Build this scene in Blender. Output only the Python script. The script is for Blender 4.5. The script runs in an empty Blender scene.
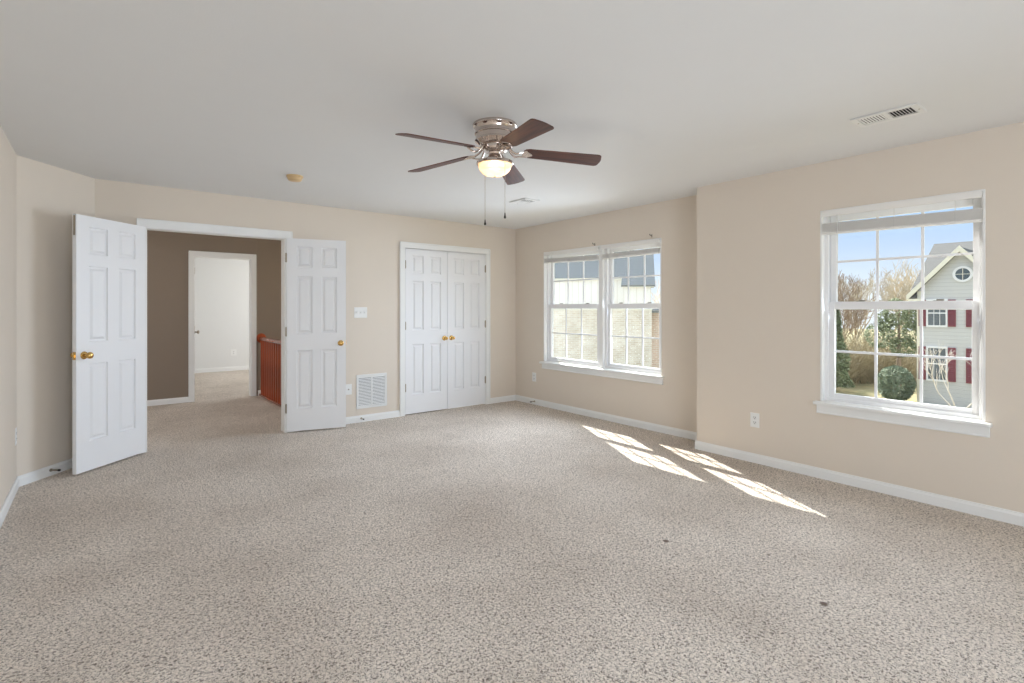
import bpy, bmesh, math, random
from mathutils import Vector, Matrix
PI = math.pi
scene = bpy.context.scene
C = scene.collection

# ------------------------------------------------------------------ camera
FPX = 520.0
cam_data = bpy.data.cameras.new('camera')
cam = bpy.data.objects.new('camera', cam_data)
C.objects.link(cam)
cam.location = (0, 0, 1.316)
cam.rotation_euler = (PI/2, 0, -math.radians(38.39))
cam_data.sensor_width = 36.0
cam_data.lens = FPX/1024*36.0
cam_data.shift_y = -(341.5-308.0)/1024
cam_data.clip_start = 0.05
cam_data.clip_end = 400
scene.camera = cam

# ------------------------------------------------------------------ sky, sun, daylight, added fill lights
world = bpy.data.worlds.new('sky')
scene.world = world
world.use_nodes = True
wn = world.node_tree
wn.nodes.clear()
wtc = wn.nodes.new('ShaderNodeTexCoord')
wsp = wn.nodes.new('ShaderNodeSeparateXYZ')
sky = wn.nodes.new('ShaderNodeValToRGB')
els = sky.color_ramp.elements
els[0].position = 0.0; els[0].color = (0.84, 0.90, 0.98, 1)
els[1].position = 1.0; els[1].color = (1.4, 1.5, 1.65, 1)
for p_, c_ in ((0.03, (0.80, 0.89, 1.0, 1)), (0.10, (0.56, 0.71, 0.94, 1)), (0.19, (0.36, 0.62, 0.98, 1)), (0.30, (0.42, 0.66, 1.0, 1)), (0.5, (1.1, 1.25, 1.45, 1))):
    e_ = els.new(p_); e_.color = c_
wn.links.new(wtc.outputs['Generated'], wsp.inputs[0])
wn.links.new(wsp.outputs['Z'], sky.inputs['Fac'])
bg = wn.nodes.new('ShaderNodeBackground')
bg.inputs['Strength'].default_value = 1.0
wo = wn.nodes.new('ShaderNodeOutputWorld')
wn.links.new(sky.outputs[0], bg.inputs[0])
wn.links.new(bg.outputs[0], wo.inputs[0])

sun_data = bpy.data.lights.new('sun', 'SUN')
sun_data.energy = 13.0
sun_data.angle = math.radians(0.53)
sun_data.color = (1.0, 0.97, 0.92)
sun = bpy.data.objects.new('sun', sun_data)
C.objects.link(sun)
sun.rotation_euler = Vector((-0.605, -1.145, -1.0)).to_track_quat('-Z', 'Y').to_euler()
sun.location = (12, 22, 20)

def daylight(name, loc, aim, sx, sy, power, col=(0.80, 0.93, 1.10), spread=180):
    d = bpy.data.lights.new(name, 'AREA')
    d.shape = 'RECTANGLE'
    d.size = sx
    d.size_y = sy
    d.energy = power
    d.color = col
    d.spread = math.radians(spread)
    o = bpy.data.objects.new(name, d)
    C.objects.link(o)
    o.location = loc
    o.rotation_euler = Vector(aim).to_track_quat('-Z', 'Z').to_euler()
    return o
daylight('daylight_double_window', (4.688, 4.26, 1.33), (-1, -0.1, -0.28), 1.80, 1.42, 37, spread=122)
daylight('daylight_single_window', (4.405, 1.19, 1.33), (-1, 0, -0.28), 0.92, 1.42, 12, spread=115)
daylight('fill_window_behind', (4.405, -1.6, 1.33), (-1, 0, -0.28), 1.76, 1.42, 11, spread=115)  # added fill light, set in an invented window outside the view
daylight('fill_rear_window', (0.62, -3.035, 1.33), (0, 1, -0.02), 1.86, 1.42, 80)  # main added fill from behind the camera; its window is invented
daylight('daylight_bedroom_window', (4.235, 10.5, 1.38), (-1, 0, -0.05), 1.65, 1.4, 50, (0.93, 0.955, 0.98))
daylight('fill_hall_window', (-1.135, 7.2, 1.38), (1, 0, -0.05), 1.5, 1.4, 12, (1.0, 0.91, 0.80))  # fill for the dark hallway; lamp and window are both added
daylight('fill_stair_window', (3.535, 7.3, 1.2), (-1, 0.1, -0.05), 1.3, 1.3, 12, (1.0, 0.91, 0.80))  # added to brighten the stair wall, window invented with it

vs = scene.view_settings
scene.display_settings.display_device = 'sRGB'
vs.view_transform = 'Standard'
vs.look = 'None'
vs.exposure = 0.23
vs.gamma = 1.0
vs.use_curve_mapping = False
scene.cycles.max_bounces = 10
scene.cycles.diffuse_bounces = 6
scene.cycles.glossy_bounces = 4
scene.cycles.transparent_max_bounces = 24
scene.cycles.sample_clamp_indirect = 6.0
scene.cycles.use_denoising = True

# ------------------------------------------------------------------ materials
def srgb(r, g, b):
    def f(c):
        c /= 255.0
        return c/12.92 if c <= 0.04045 else ((c+0.055)/1.055)**2.4
    return (f(r), f(g), f(b), 1.0)

class NT:
    def __init__(self, name):
        self.m = bpy.data.materials.new(name)
        self.m.use_nodes = True
        self.t = self.m.node_tree
        self.b = self.t.nodes['Principled BSDF']
        self.out = self.t.nodes['Material Output']
    def n(self, typ, **kw):
        x = self.t.nodes.new(typ)
        for k, v in kw.items():
            if k.startswith('i_'):
                x.inputs[k[2:].replace('_', ' ')].default_value = v
            else:
                setattr(x, k, v)
        return x
    def l(self, a, b):
        self.t.links.new(a, b)

def mat(name, col, rough=0.5, metal=0.0, var=0.04, scale=6.0, bump=0.0, bscale=200.0, spec=0.5, coat=0.0):
    k = NT(name)
    k.b.inputs['Roughness'].default_value = rough
    k.b.inputs['Metallic'].default_value = metal
    k.b.inputs['Specular IOR Level'].default_value = spec
    k.b.inputs['Coat Weight'].default_value = coat
    tc = k.n('ShaderNodeTexCoord')
    nz = k.n('ShaderNodeTexNoise')
    nz.inputs['Scale'].default_value = scale
    nz.inputs['Detail'].default_value = 3
    k.l(tc.outputs['Object'], nz.inputs['Vector'])
    mx = k.n('ShaderNodeMix', data_type='RGBA')
    mx.inputs[6].default_value = tuple(max(0, c*(1-var)) for c in col[:3])+(1,)
    mx.inputs[7].default_value = tuple(min(1, c*(1+var)) for c in col[:3])+(1,)
    k.l(nz.outputs['Fac'], mx.inputs[0])
    k.l(mx.outputs[2], k.b.inputs['Base Color'])
    if bump:
        n2 = k.n('ShaderNodeTexNoise')
        n2.inputs['Scale'].default_value = bscale
        n2.inputs['Detail'].default_value = 2
        k.l(tc.outputs['Object'], n2.inputs['Vector'])
        bp = k.n('ShaderNodeBump')
        bp.inputs['Strength'].default_value = bump
        bp.inputs['Distance'].default_value = 0.002
        k.l(n2.outputs['Fac'], bp.inputs['Height'])
        k.l(bp.outputs[0], k.b.inputs['Normal'])
    return k.m

M = {}
M['wall'] = mat('beige_paint', srgb(223, 212, 198), 0.75, var=0.012, bump=0.15, bscale=160)
M['ceiling'] = mat('ceiling_paint', srgb(228, 228, 227), 0.85, var=0.01, bump=0.2, bscale=120)
M['taupe'] = mat('taupe_paint', srgb(140, 125, 110), 0.7, var=0.02, bump=0.15, bscale=160)
M['white_wall'] = mat('white_wall_paint', srgb(228, 228, 226), 0.75, var=0.01)
M['trim'] = mat('white_trim', srgb(238, 238, 236), 0.38, var=0.01)
M['door'] = mat('white_door_paint', srgb(236, 236, 237), 0.42, var=0.01, bump=0.1, bscale=90)
M['vinyl'] = mat('white_vinyl', srgb(240, 240, 241), 0.35, var=0.01)
M['blind'] = mat('white_blind', srgb(238, 236, 232), 0.5, var=0.02)
M['plate'] = mat('white_plastic', srgb(240, 240, 238), 0.3, var=0.01)
M['dark'] = mat('duct_shade_paint', srgb(30, 28, 27), 0.8)  # shade colour for the plates behind the ceiling vent slats
M['slot'] = mat('dark_slot', srgb(60, 58, 55), 0.6)
M['brass'] = mat('polished_brass', srgb(220, 180, 110), 0.22, 1.0)
M['steel'] = mat('hinge_steel', srgb(170, 160, 145), 0.35, 1.0)
M['chrome'] = mat('polished_nickel', srgb(208, 196, 188), 0.12, 1.0)
M['rubber'] = mat('dark_rubber', srgb(35, 33, 32), 0.6)
M['white_rubber'] = mat('white_rubber', srgb(225, 222, 215), 0.6)
M['cream'] = mat('aged_cream_plastic', srgb(214, 184, 138), 0.45)
M['grille'] = mat('white_grille', srgb(232, 232, 230), 0.45, var=0.01)
M['cord'] = mat('white_cord', srgb(225, 225, 222), 0.7)
M['lock'] = mat('dull_lock_metal', srgb(150, 145, 135), 0.4, 0.3)
M['siding_trim'] = mat('cream_trim_paint', srgb(238, 232, 212), 0.6)
M['shutter'] = mat('burgundy_shutter', srgb(132, 62, 72), 0.6)
M['dark_glass'] = mat('dark_window_glass', srgb(70, 84, 92), 0.12, spec=0.8)
M['bark'] = mat('grey_brown_bark', srgb(180, 170, 152), 0.9, var=0.3, scale=2)
M['bark_dark'] = mat('dark_bark', srgb(140, 122, 104), 0.9, var=0.25, scale=3)
M['bark_pale'] = mat('pale_bark', srgb(222, 212, 200), 0.8, var=0.15, scale=4)
M['bark_tan'] = mat('tan_twigs', srgb(196, 182, 158), 0.9, var=0.25, scale=2)
M['leaf'] = mat('evergreen_needles', srgb(108, 120, 84), 0.8, var=0.45, scale=4)
M['leaf_bush'] = mat('clipped_bush_leaves', srgb(112, 126, 98), 0.7, var=0.4, scale=9)
M['brush'] = mat('dry_brush', srgb(158, 146, 116), 0.9, var=0.35, scale=3)

def carpet(name, col, spots=()):
    k = NT(name)
    k.b.inputs['Roughness'].default_value = 1.0
    k.b.inputs['Specular IOR Level'].default_value = 0.1
    k.b.inputs['Sheen Weight'].default_value = 0.15
    tc = k.n('ShaderNodeTexCoord')
    mp = k.n('ShaderNodeMapping')
    k.l(tc.outputs['Object'], mp.inputs['Vector'])
    # tufts
    n0 = k.n('ShaderNodeTexNoise')
    n0.inputs['Scale'].default_value = 98
    n0.inputs['Detail'].default_value = 3.0
    n0.inputs['Roughness'].default_value = 0.7
    n0.inputs['Distortion'].default_value = 0.9
    k.l(mp.outputs[0], n0.inputs['Vector'])
    v0 = k.n('ShaderNodeTexVoronoi')
    v0.inputs['Scale'].default_value = 85
    k.l(mp.outputs[0], v0.inputs['Vector'])
    hs = k.n('ShaderNodeMath', operation='MULTIPLY_ADD')
    hs.inputs[1].default_value = -0.45
    k.l(v0.outputs['Distance'], hs.inputs[0])
    k.l(n0.outputs['Fac'], hs.inputs[2])
    # colour: pale tufts, dark brown gaps
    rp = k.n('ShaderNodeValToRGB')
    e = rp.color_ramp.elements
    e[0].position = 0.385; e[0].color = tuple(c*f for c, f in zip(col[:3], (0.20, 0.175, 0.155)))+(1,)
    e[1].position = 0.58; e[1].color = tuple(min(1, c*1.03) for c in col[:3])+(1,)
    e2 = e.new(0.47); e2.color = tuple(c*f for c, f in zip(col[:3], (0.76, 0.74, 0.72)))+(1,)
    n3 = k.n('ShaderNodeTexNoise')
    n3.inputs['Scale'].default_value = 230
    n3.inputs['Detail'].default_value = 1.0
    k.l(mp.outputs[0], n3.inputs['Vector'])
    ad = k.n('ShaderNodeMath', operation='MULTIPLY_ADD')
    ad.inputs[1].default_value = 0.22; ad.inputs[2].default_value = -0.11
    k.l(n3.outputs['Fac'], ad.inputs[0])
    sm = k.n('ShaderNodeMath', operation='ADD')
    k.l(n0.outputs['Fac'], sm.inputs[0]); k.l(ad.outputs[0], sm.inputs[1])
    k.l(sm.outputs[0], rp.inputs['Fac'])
    # broad wear
    n1 = k.n('ShaderNodeTexNoise')
    n1.inputs['Scale'].default_value = 1.3
    n1.inputs['Detail'].default_value = 5
    k.l(mp.outputs[0], n1.inputs['Vector'])
    r1 = k.n('ShaderNodeValToRGB')
    r1.color_ramp.elements[0].position = 0.26; r1.color_ramp.elements[0].color = (0.80, 0.775, 0.75, 1)
    r1.color_ramp.elements[1].position = 0.60; r1.color_ramp.elements[1].color = (1, 1, 1, 1)
    k.l(n1.outputs['Fac'], r1.inputs['Fac'])
    mx = k.n('ShaderNodeMix', data_type='RGBA', blend_type='MULTIPLY')
    mx.inputs[0].default_value = 1
    k.l(rp.outputs[0], mx.inputs[6]); k.l(r1.outputs[0], mx.inputs[7])
    last = mx.outputs[2]
    for (x, y, r) in spots:
        d = k.n('ShaderNodeVectorMath', operation='DISTANCE')
        d.inputs[1].default_value = (x, y, 0)
        k.l(tc.outputs['Object'], d.inputs[0])
        mr = k.n('ShaderNodeMapRange')
        mr.inputs['From Min'].default_value = r*0.55
        mr.inputs['From Max'].default_value = r
        mr.inputs['To Min'].default_value = 1
        mr.inputs['To Max'].default_value = 0
        k.l(d.outputs['Value'], mr.inputs['Value'])
        m2 = k.n('ShaderNodeMix', data_type='RGBA')
        k.l(mr.outputs[0], m2.inputs[0])
        k.l(last, m2.inputs[6])
        m2.inputs[7].default_value = srgb(112, 92, 78)
        last = m2.outputs[2]
    k.l(last, k.b.inputs['Base Color'])
    bp = k.n('ShaderNodeBump')
    bp.inputs['Strength'].default_value = 0.75
    bp.inputs['Distance'].default_value = 0.012
    k.l(hs.outputs[0], bp.inputs['Height'])
    k.l(bp.outputs[0], k.b.inputs['Normal'])
    return k.m
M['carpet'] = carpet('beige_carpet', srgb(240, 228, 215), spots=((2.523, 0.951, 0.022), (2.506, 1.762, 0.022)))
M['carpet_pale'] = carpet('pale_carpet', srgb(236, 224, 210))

def wood(name, c0, c1, scale=1.0, rough=0.35, coat=0.3, axis=0):
    k = NT(name)
    k.b.inputs['Roughness'].default_value = rough
    k.b.inputs['Coat Weight'].default_value = coat
    k.b.inputs['Coat Roughness'].default_value = 0.25
    tc = k.n('ShaderNodeTexCoord')
    mp = k.n('ShaderNodeMapping')
    sc = [30, 30, 30]; sc[axis] = 2.0
    mp.inputs['Scale'].default_value = [s*scale for s in sc]
    k.l(tc.outputs['Object'], mp.inputs['Vector'])
    nz = k.n('ShaderNodeTexNoise')
    nz.inputs['Scale'].default_value = 1.5
    nz.inputs['Detail'].default_value = 5
    k.l(mp.outputs[0], nz.inputs['Vector'])
    rp = k.n('ShaderNodeValToRGB')
    rp.color_ramp.elements[0].position = 0.35; rp.color_ramp.elements[0].color = c0
    rp.color_ramp.elements[1].position = 0.68; rp.color_ramp.elements[1].color = c1
    k.l(nz.outputs['Fac'], rp.inputs['Fac'])
    k.l(rp.outputs[0], k.b.inputs['Base Color'])
    return k.m
M['walnut'] = wood('walnut_blade', srgb(62, 32, 26), srgb(104, 58, 42), 1.0, 0.5, 0.0)
M['cherry'] = wood('orange_oak', srgb(140, 56, 22), srgb(190, 88, 40), 1.0, 0.35, 0.3, axis=2)
M['rail_wood'] = wood('orange_oak_rail', srgb(140, 60, 26), srgb(190, 94, 46), 1.0, 0.25, 0.6, axis=1)

def emit(name, col, s):
    k = NT(name)
    k.b.inputs['Base Color'].default_value = col
    k.b.inputs['Roughness'].default_value = 0.35
    lw = k.n('ShaderNodeLayerWeight')
    lw.inputs['Blend'].default_value = 0.4
    rp = k.n('ShaderNodeValToRGB')
    rp.color_ramp.elements[0].color = (1.0, 0.90, 0.72, 1)
    rp.color_ramp.elements[1].color = (0.48, 0.29, 0.17, 1)
    k.l(lw.outputs['Facing'], rp.inputs['Fac'])
    k.l(rp.outputs[0], k.b.inputs['Emission Color'])
    k.b.inputs['Emission Strength'].default_value = s
    tr = k.n('ShaderNodeBsdfTransparent'); tr.inputs[0].default_value = (1.0, 0.86, 0.66, 1)
    mx = k.n('ShaderNodeMixShader'); mx.inputs[0].default_value = 0.3
    k.l(k.b.outputs[0], mx.inputs[1]); k.l(tr.outputs[0], mx.inputs[2]); k.l(mx.outputs[0], k.out.inputs['Surface'])
    return k.m
M['lamp_glass'] = emit('frosted_lamp_glass', srgb(225, 212, 192), 0.38)

def glass(name):
    k = NT(name)
    k.t.nodes.remove(k.b)
    tr = k.n('ShaderNodeBsdfTransparent')
    tr.inputs[0].default_value = (0.97, 0.98, 0.975, 1)
    gl = k.n('ShaderNodeBsdfGlossy')
    gl.inputs['Roughness'].default_value = 0.02
    fr = k.n('ShaderNodeLayerWeight'); fr.inputs['Blend'].default_value = 0.5
    pw = k.n('ShaderNodeMath', operation='POWER'); pw.inputs[1].default_value = 5.0
    k.l(fr.outputs['Facing'], pw.inputs[0])
    ma = k.n('ShaderNodeMath', operation='MULTIPLY_ADD'); ma.inputs[1].default_value = 0.6; ma.inputs[2].default_value = 0.03
    k.l(pw.outputs[0], ma.inputs[0])
    mx = k.n('ShaderNodeMixShader')
    k.l(ma.outputs[0], mx.inputs[0]); k.l(tr.outputs[0], mx.inputs[1]); k.l(gl.outputs[0], mx.inputs[2])
    k.l(mx.outputs[0], k.out.inputs['Surface'])
    return k.m
M['glass'] = glass('window_glass')

def courses(name, c0, c1, step, groove=0.12, rough=0.6):
    """horizontal lap boards: a groove line every `step` metres of height"""
    k = NT(name)
    k.b.inputs['Roughness'].default_value = rough
    tc = k.n('ShaderNodeTexCoord')
    sp = k.n('ShaderNodeSeparateXYZ')
    k.l(tc.outputs['Object'], sp.inputs[0])
    dv = k.n('ShaderNodeMath', operation='DIVIDE'); dv.inputs[1].default_value = step
    k.l(sp.outputs['Z'], dv.inputs[0])
    fr = k.n('ShaderNodeMath', operation='FRACT')
    k.l(dv.outputs[0], fr.inputs[0])
    rp = k.n('ShaderNodeValToRGB')
    rp.color_ramp.elements[0].position = 0.0; rp.color_ramp.elements[0].color = c1
    rp.color_ramp.elements[1].position = groove; rp.color_ramp.elements[1].color = c0
    k.l(fr.outputs[0], rp.inputs['Fac'])
    k.l(rp.outputs[0], k.b.inputs['Base Color'])
    bp = k.n('ShaderNodeBump'); bp.inputs['Strength'].default_value = 0.6; bp.inputs['Distance'].default_value = 0.02
    k.l(fr.outputs[0], bp.inputs['Height']); k.l(bp.outputs[0], k.b.inputs['Normal'])
    return k.m
M['siding_white'] = courses('white_lap_siding', srgb(208, 208, 207), srgb(166, 167, 169), 0.16)
def boards(name, c0, c1, step):
    k = NT(name)
    k.b.inputs['Roughness'].default_value = 0.7
    tc = k.n('ShaderNodeTexCoord'); sp = k.n('ShaderNodeSeparateXYZ')
    k.l(tc.outputs['Object'], sp.inputs[0])
    dv = k.n('ShaderNodeMath', operation='DIVIDE'); dv.inputs[1].default_value = step
    k.l(sp.outputs['Y'], dv.inputs[0])
    fr = k.n('ShaderNodeMath', operation='FRACT'); k.l(dv.outputs[0], fr.inputs[0])
    rp = k.n('ShaderNodeValToRGB')
    rp.color_ramp.elements[0].position = 0.0; rp.color_ramp.elements[0].color = c1
    rp.color_ramp.elements[1].position = 0.15; rp.color_ramp.elements[1].color = c0
    k.l(fr.outputs[0], rp.inputs['Fac']); k.l(rp.outputs[0], k.b.inputs['Base Color'])
    return k.m
M['board_cream'] = boards('cream_board_siding', srgb(252, 247, 236), srgb(228, 218, 200), 0.3)

def brick(name, c0, c1, cm, rot):
    k = NT(name)
    k.b.inputs['Roughness'].default_value = 0.9
    tc = k.n('ShaderNodeTexCoord'); mp = k.n('ShaderNodeMapping')
    mp.inputs['Rotation'].default_value = rot
    k.l(tc.outputs['Object'], mp.inputs['Vector'])
    bt = k.n('ShaderNodeTexBrick')
    bt.inputs['Color1'].default_value = c0; bt.inputs['Color2'].default_value = c1; bt.inputs['Mortar'].default_value = cm
    bt.inputs['Scale'].default_value = 1.0
    bt.inputs['Mortar Size'].default_value = 0.012
    bt.inputs['Brick Width'].default_value = 0.24; bt.inputs['Row Height'].default_value = 0.085
    k.l(mp.outputs[0], bt.inputs['Vector'])
    k.l(bt.outputs['Color'], k.b.inputs['Base Color'])
    return k.m
# wall in the YZ plane: map (Y, Z) to (X, Y)
def brick_yz(name, c0, c1, cm):
    k = NT(name)
    k.b.inputs['Roughness'].default_value = 0.9
    tc = k.n('ShaderNodeTexCoord'); sp = k.n('ShaderNodeSeparateXYZ'); cb = k.n('ShaderNodeCombineXYZ')
    k.l(tc.outputs['Object'], sp.inputs[0])
    ad = k.n('ShaderNodeMath', operation='ADD')
    k.l(sp.outputs['X'], ad.inputs[0]); k.l(sp.outputs['Y'], ad.inputs[1])
    k.l(ad.outputs[0], cb.inputs['X']); k.l(sp.outputs['Z'], cb.inputs['Y'])
    bt = k.n('ShaderNodeTexBrick')
    bt.inputs['Color1'].default_value = c0; bt.inputs['Color2'].default_value = c1; bt.inputs['Mortar'].default_value = cm
    bt.inputs['Scale'].default_value = 1.0
    bt.inputs['Mortar Size'].default_value = 0.012
    bt.inputs['Brick Width'].default_value = 0.24; bt.inputs['Row Height'].default_value = 0.085
    k.l(cb.outputs[0], bt.inputs['Vector'])
    nz = k.n('ShaderNodeTexNoise'); nz.inputs['Scale'].default_value = 1.1; nz.inputs['Detail'].default_value = 6
    k.l(tc.outputs['Object'], nz.inputs['Vector'])
    rp = k.n('ShaderNodeValToRGB')
    rp.color_ramp.elements[0].position = 0.35; rp.color_ramp.elements[0].color = (0.80, 0.78, 0.74, 1)
    rp.color_ramp.elements[1].position = 0.65; rp.color_ramp.elements[1].color = (1, 1, 1, 1)
    k.l(nz.outputs['Fac'], rp.inputs['Fac'])
    mx = k.n('ShaderNodeMix', data_type='RGBA', blend_type='MULTIPLY'); mx.inputs[0].default_value = 1
    k.l(bt.outputs['Color'], mx.inputs[6]); k.l(rp.outputs[0], mx.inputs[7])
    k.l(mx.outputs[2], k.b.inputs['Base Color'])
    return k.m
M['brick_tan'] = brick_yz('tan_brick', srgb(250, 240, 220), srgb(234, 218, 192), srgb(252, 246, 232))
M['brick_red'] = brick_yz('rosy_brick', srgb(244, 220, 200), srgb(232, 202, 178), srgb(248, 238, 226))
M['shingle_grey'] = courses('grey_roof_shingles', srgb(150, 152, 150), srgb(118, 120, 120), 0.09, 0.25, 0.9)
M['shingle_white_house'] = courses('weathered_grey_shingles', srgb(112, 111, 108), srgb(88, 88, 86), 0.1, 0.25, 0.9)
def lawn_mat():
    k = NT('winter_lawn')
    k.b.inputs['Roughness'].default_value = 1.0
    tc = k.n('ShaderNodeTexCoord'); nz = k.n('ShaderNodeTexNoise')
    nz.inputs['Scale'].default_value = 0.7; nz.inputs['Detail'].default_value = 8; nz.inputs['Roughness'].default_value = 0.7
    k.l(tc.outputs['Object'], nz.inputs['Vector'])
    rp = k.n('ShaderNodeValToRGB')
    rp.color_ramp.elements[0].position = 0.35; rp.color_ramp.elements[0].color = srgb(112, 112, 78)
    rp.color_ramp.elements[1].position = 0.65; rp.color_ramp.elements[1].color = srgb(168, 154, 116)
    k.l(nz.outputs['Fac'], rp.inputs['Fac']); k.l(rp.outputs[0], k.b.inputs['Base Color'])
    return k.m
M['lawn'] = lawn_mat()

# ------------------------------------------------------------------ mesh helpers
class MB:
    def __init__(self):
        self.v = []; self.f = []
    def add(self, vs, fs):
        o = len(self.v)
        self.v += [tuple(p) for p in vs]
        self.f += [tuple(i+o for i in f) for f in fs]
        return self
    def box(self, a, b):
        x0, y0, z0 = a; x1, y1, z1 = b
        if x0 > x1: x0, x1 = x1, x0
        if y0 > y1: y0, y1 = y1, y0
        if z0 > z1: z0, z1 = z1, z0
        return self.add([(x0,y0,z0),(x1,y0,z0),(x1,y1,z0),(x0,y1,z0),(x0,y0,z1),(x1,y0,z1),(x1,y1,z1),(x0,y1,z1)],
                        [(0,3,2,1),(4,5,6,7),(0,1,5,4),(1,2,6,5),(2,3,7,6),(3,0,4,7)])
    def obox(self, c, ax, ay, az):
        c = Vector(c); ax = Vector(ax); ay = Vector(ay); az = Vector(az)
        P = [c+sx*ax+sy*ay+sz*az for sz in (-1,1) for sx, sy in ((-1,-1),(1,-1),(1,1),(-1,1))]
        return self.add(P, [(0,3,2,1),(4,5,6,7),(0,1,5,4),(1,2,6,5),(2,3,7,6),(3,0,4,7)])
    def tube(self, pts, rad, n=8, cap=True):
        pts = [Vector(p) for p in pts]
        if not isinstance(rad, (list, tuple)): rad = [rad]*len(pts)
        rings = []
        prev = None
        for i, p in enumerate(pts):
            d = (pts[min(i+1, len(pts)-1)]-pts[max(i-1, 0)]).normalized()
            if prev is None:
                a = Vector((0,0,1)) if abs(d.z) < 0.9 else Vector((1,0,0))
                u = d.cross(a).normalized()
            else:
                u = (prev-d*prev.dot(d))
                u = u.normalized() if u.length > 1e-6 else d.orthogonal().normalized()
            w = d.cross(u); prev = u
            rings.append([p+rad[i]*(u*math.cos(2*PI*k/n)+w*math.sin(2*PI*k/n)) for k in range(n)])
        vs = [q for r in rings for q in r]; fs = []
        for i in range(len(pts)-1):
            for k in range(n):
                fs.append((i*n+k, i*n+(k+1)%n, (i+1)*n+(k+1)%n, (i+1)*n+k))
        if cap:
            fs.append(tuple(range(n-1, -1, -1))); fs.append(tuple((len(pts)-1)*n+k for k in range(n)))
        return self.add(vs, fs)
    def lathe(self, prof, n=32, c=(0,0,0), axis='z'):
        vs = []; fs = []
        for (r, h) in prof:
            for k in range(n):
                a = 2*PI*k/n
                x, y = r*math.cos(a), r*math.sin(a)
                if axis == 'z': p = (c[0]+x, c[1]+y, c[2]+h)
                elif axis == 'y': p = (c[0]+x, c[1]+h, c[2]+y)
                else: p = (c[0]+h, c[1]+x, c[2]+y)
                vs.append(p)
        for i in range(len(prof)-1):
            for k in range(n):
                fs.append((i*n+k, i*n+(k+1)%n, (i+1)*n+(k+1)%n, (i+1)*n+k))
        if prof[0][0] > 1e-5: fs.append(tuple(range(n-1, -1, -1)))
        if prof[-1][0] > 1e-5: fs.append(tuple((len(prof)-1)*n+k for k in range(n)))
        return self.add(vs, fs)
    def build(self, name, m, parent=None, smooth=False, bevel=0.0, seg=2):
        me = bpy.data.meshes.new(name)
        me.from_pydata(self.v, [], self.f)
        bm = bmesh.new(); bm.from_mesh(me)
        bmesh.ops.remove_doubles(bm, verts=bm.verts, dist=1e-5)
        bmesh.ops.recalc_face_normals(bm, faces=bm.faces)
        bm.to_mesh(me); bm.free()
        me.materials.append(m)
        o = bpy.data.objects.new(name, me)
        C.objects.link(o)
        if parent is not None: o.parent = parent
        if smooth:
            for p in me.polygons: p.use_smooth = True
            md = o.modifiers.new('edges', 'EDGE_SPLIT'); md.split_angle = math.radians(38)
        if bevel:
            b = o.modifiers.new('bevel', 'BEVEL'); b.width = bevel; b.segments = seg; b.limit_method = 'ANGLE'
        return o

def empty(name, loc=(0,0,0), rz=0.0):
    o = bpy.data.objects.new(name, None)
    C.objects.link(o)
    o.empty_display_size = 0.1
    o.location = loc; o.rotation_euler = (0, 0, rz)
    return o
def tag(o, label, cat, group=None, kind=None):
    o['label'] = label; o['category'] = cat
    if group: o['group'] = group
    if kind: o['kind'] = kind
    return o
def struct(o, label, cat): return tag(o, label, cat, kind='structure')
def copy_tree(o, parent=None):
    c = o.copy(); C.objects.link(c)
    if parent is not None: c.parent = parent
    for ch in list(o.children): copy_tree(ch, c)
    return c

# ------------------------------------------------------------------ room shell
LX, RX, BX, BY, NY, CH = -0.48, 4.655, 4.37, 5.79, -3.0, 2.44
STEP = 2.735
def wall_slab(name, p0, p1, thick, z0, z1, holes, m, label):
    """wall from p0 to p1 (inner face); thickness to the right of p0->p1; holes (u0,u1,z0,z1) along it"""
    p0 = Vector((p0[0], p0[1], 0)); p1 = Vector((p1[0], p1[1], 0))
    L = (p1-p0).length; d = (p1-p0)/L; n = Vector((d.y, -d.x, 0))
    us = sorted({0, L} | {h[0] for h in holes} | {h[1] for h in holes})
    zs = sorted({z0, z1} | {h[2] for h in holes} | {h[3] for h in holes})
    def solid(i, j):
        if not (0 <= i < len(us)-1 and 0 <= j < len(zs)-1): return False
        uc = (us[i]+us[i+1])/2; zc = (zs[j]+zs[j+1])/2
        return not any(h[0] < uc < h[1] and h[2] < zc < h[3] for h in holes)
    mb = MB()
    P = lambda u, z, t: p0+d*u+n*t+Vector((0,0,z))
    for i in range(len(us)-1):
        for j in range(len(zs)-1):
            if not solid(i, j): continue
            a, b, c, e = us[i], us[i+1], zs[j], zs[j+1]
            for t in (0, thick): mb.add([P(a,c,t),P(b,c,t),P(b,e,t),P(a,e,t)], [(0,1,2,3)])
            if not solid(i-1, j): mb.add([P(a,c,0),P(a,c,thick),P(a,e,thick),P(a,e,0)], [(0,1,2,3)])
            if not solid(i+1, j): mb.add([P(b,c,0),P(b,c,thick),P(b,e,thick),P(b,e,0)], [(0,1,2,3)])
            if not solid(i, j-1): mb.add([P(a,c,0),P(a,c,thick),P(b,c,thick),P(b,c,0)], [(0,1,2,3)])
            if not solid(i, j+1): mb.add([P(a,e,0),P(a,e,thick),P(b,e,thick),P(b,e,0)], [(0,1,2,3)])
    o = mb.build(name, m)
    return struct(o, label, 'wall')

# doorway and closet in the back wall
DX0, DX1, DZ = 0.325, 1.535, 2.053
KX0, KX1, KZ = 2.910, 4.130, 2.053
wall_slab('wall_left', (LX, NY), (LX, 5.25), -0.12, 0, CH, [], M['wall'], 'plain pale beige wall along the left edge of the room')
wall_slab('wall_corner', (LX, 5.25), (-0.035, BY), -0.12, 0, CH, [], M['wall'], 'short beige wall set diagonally behind the open door')
wall_slab('wall_back', (-0.035, BY), (RX, BY), -0.12, 0, CH,
          [(DX0+0.035, DX1+0.035, -1, DZ), (KX0+0.035, KX1+0.035, -1, KZ)], M['wall'], 'beige back wall with double doorway and closet')
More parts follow.
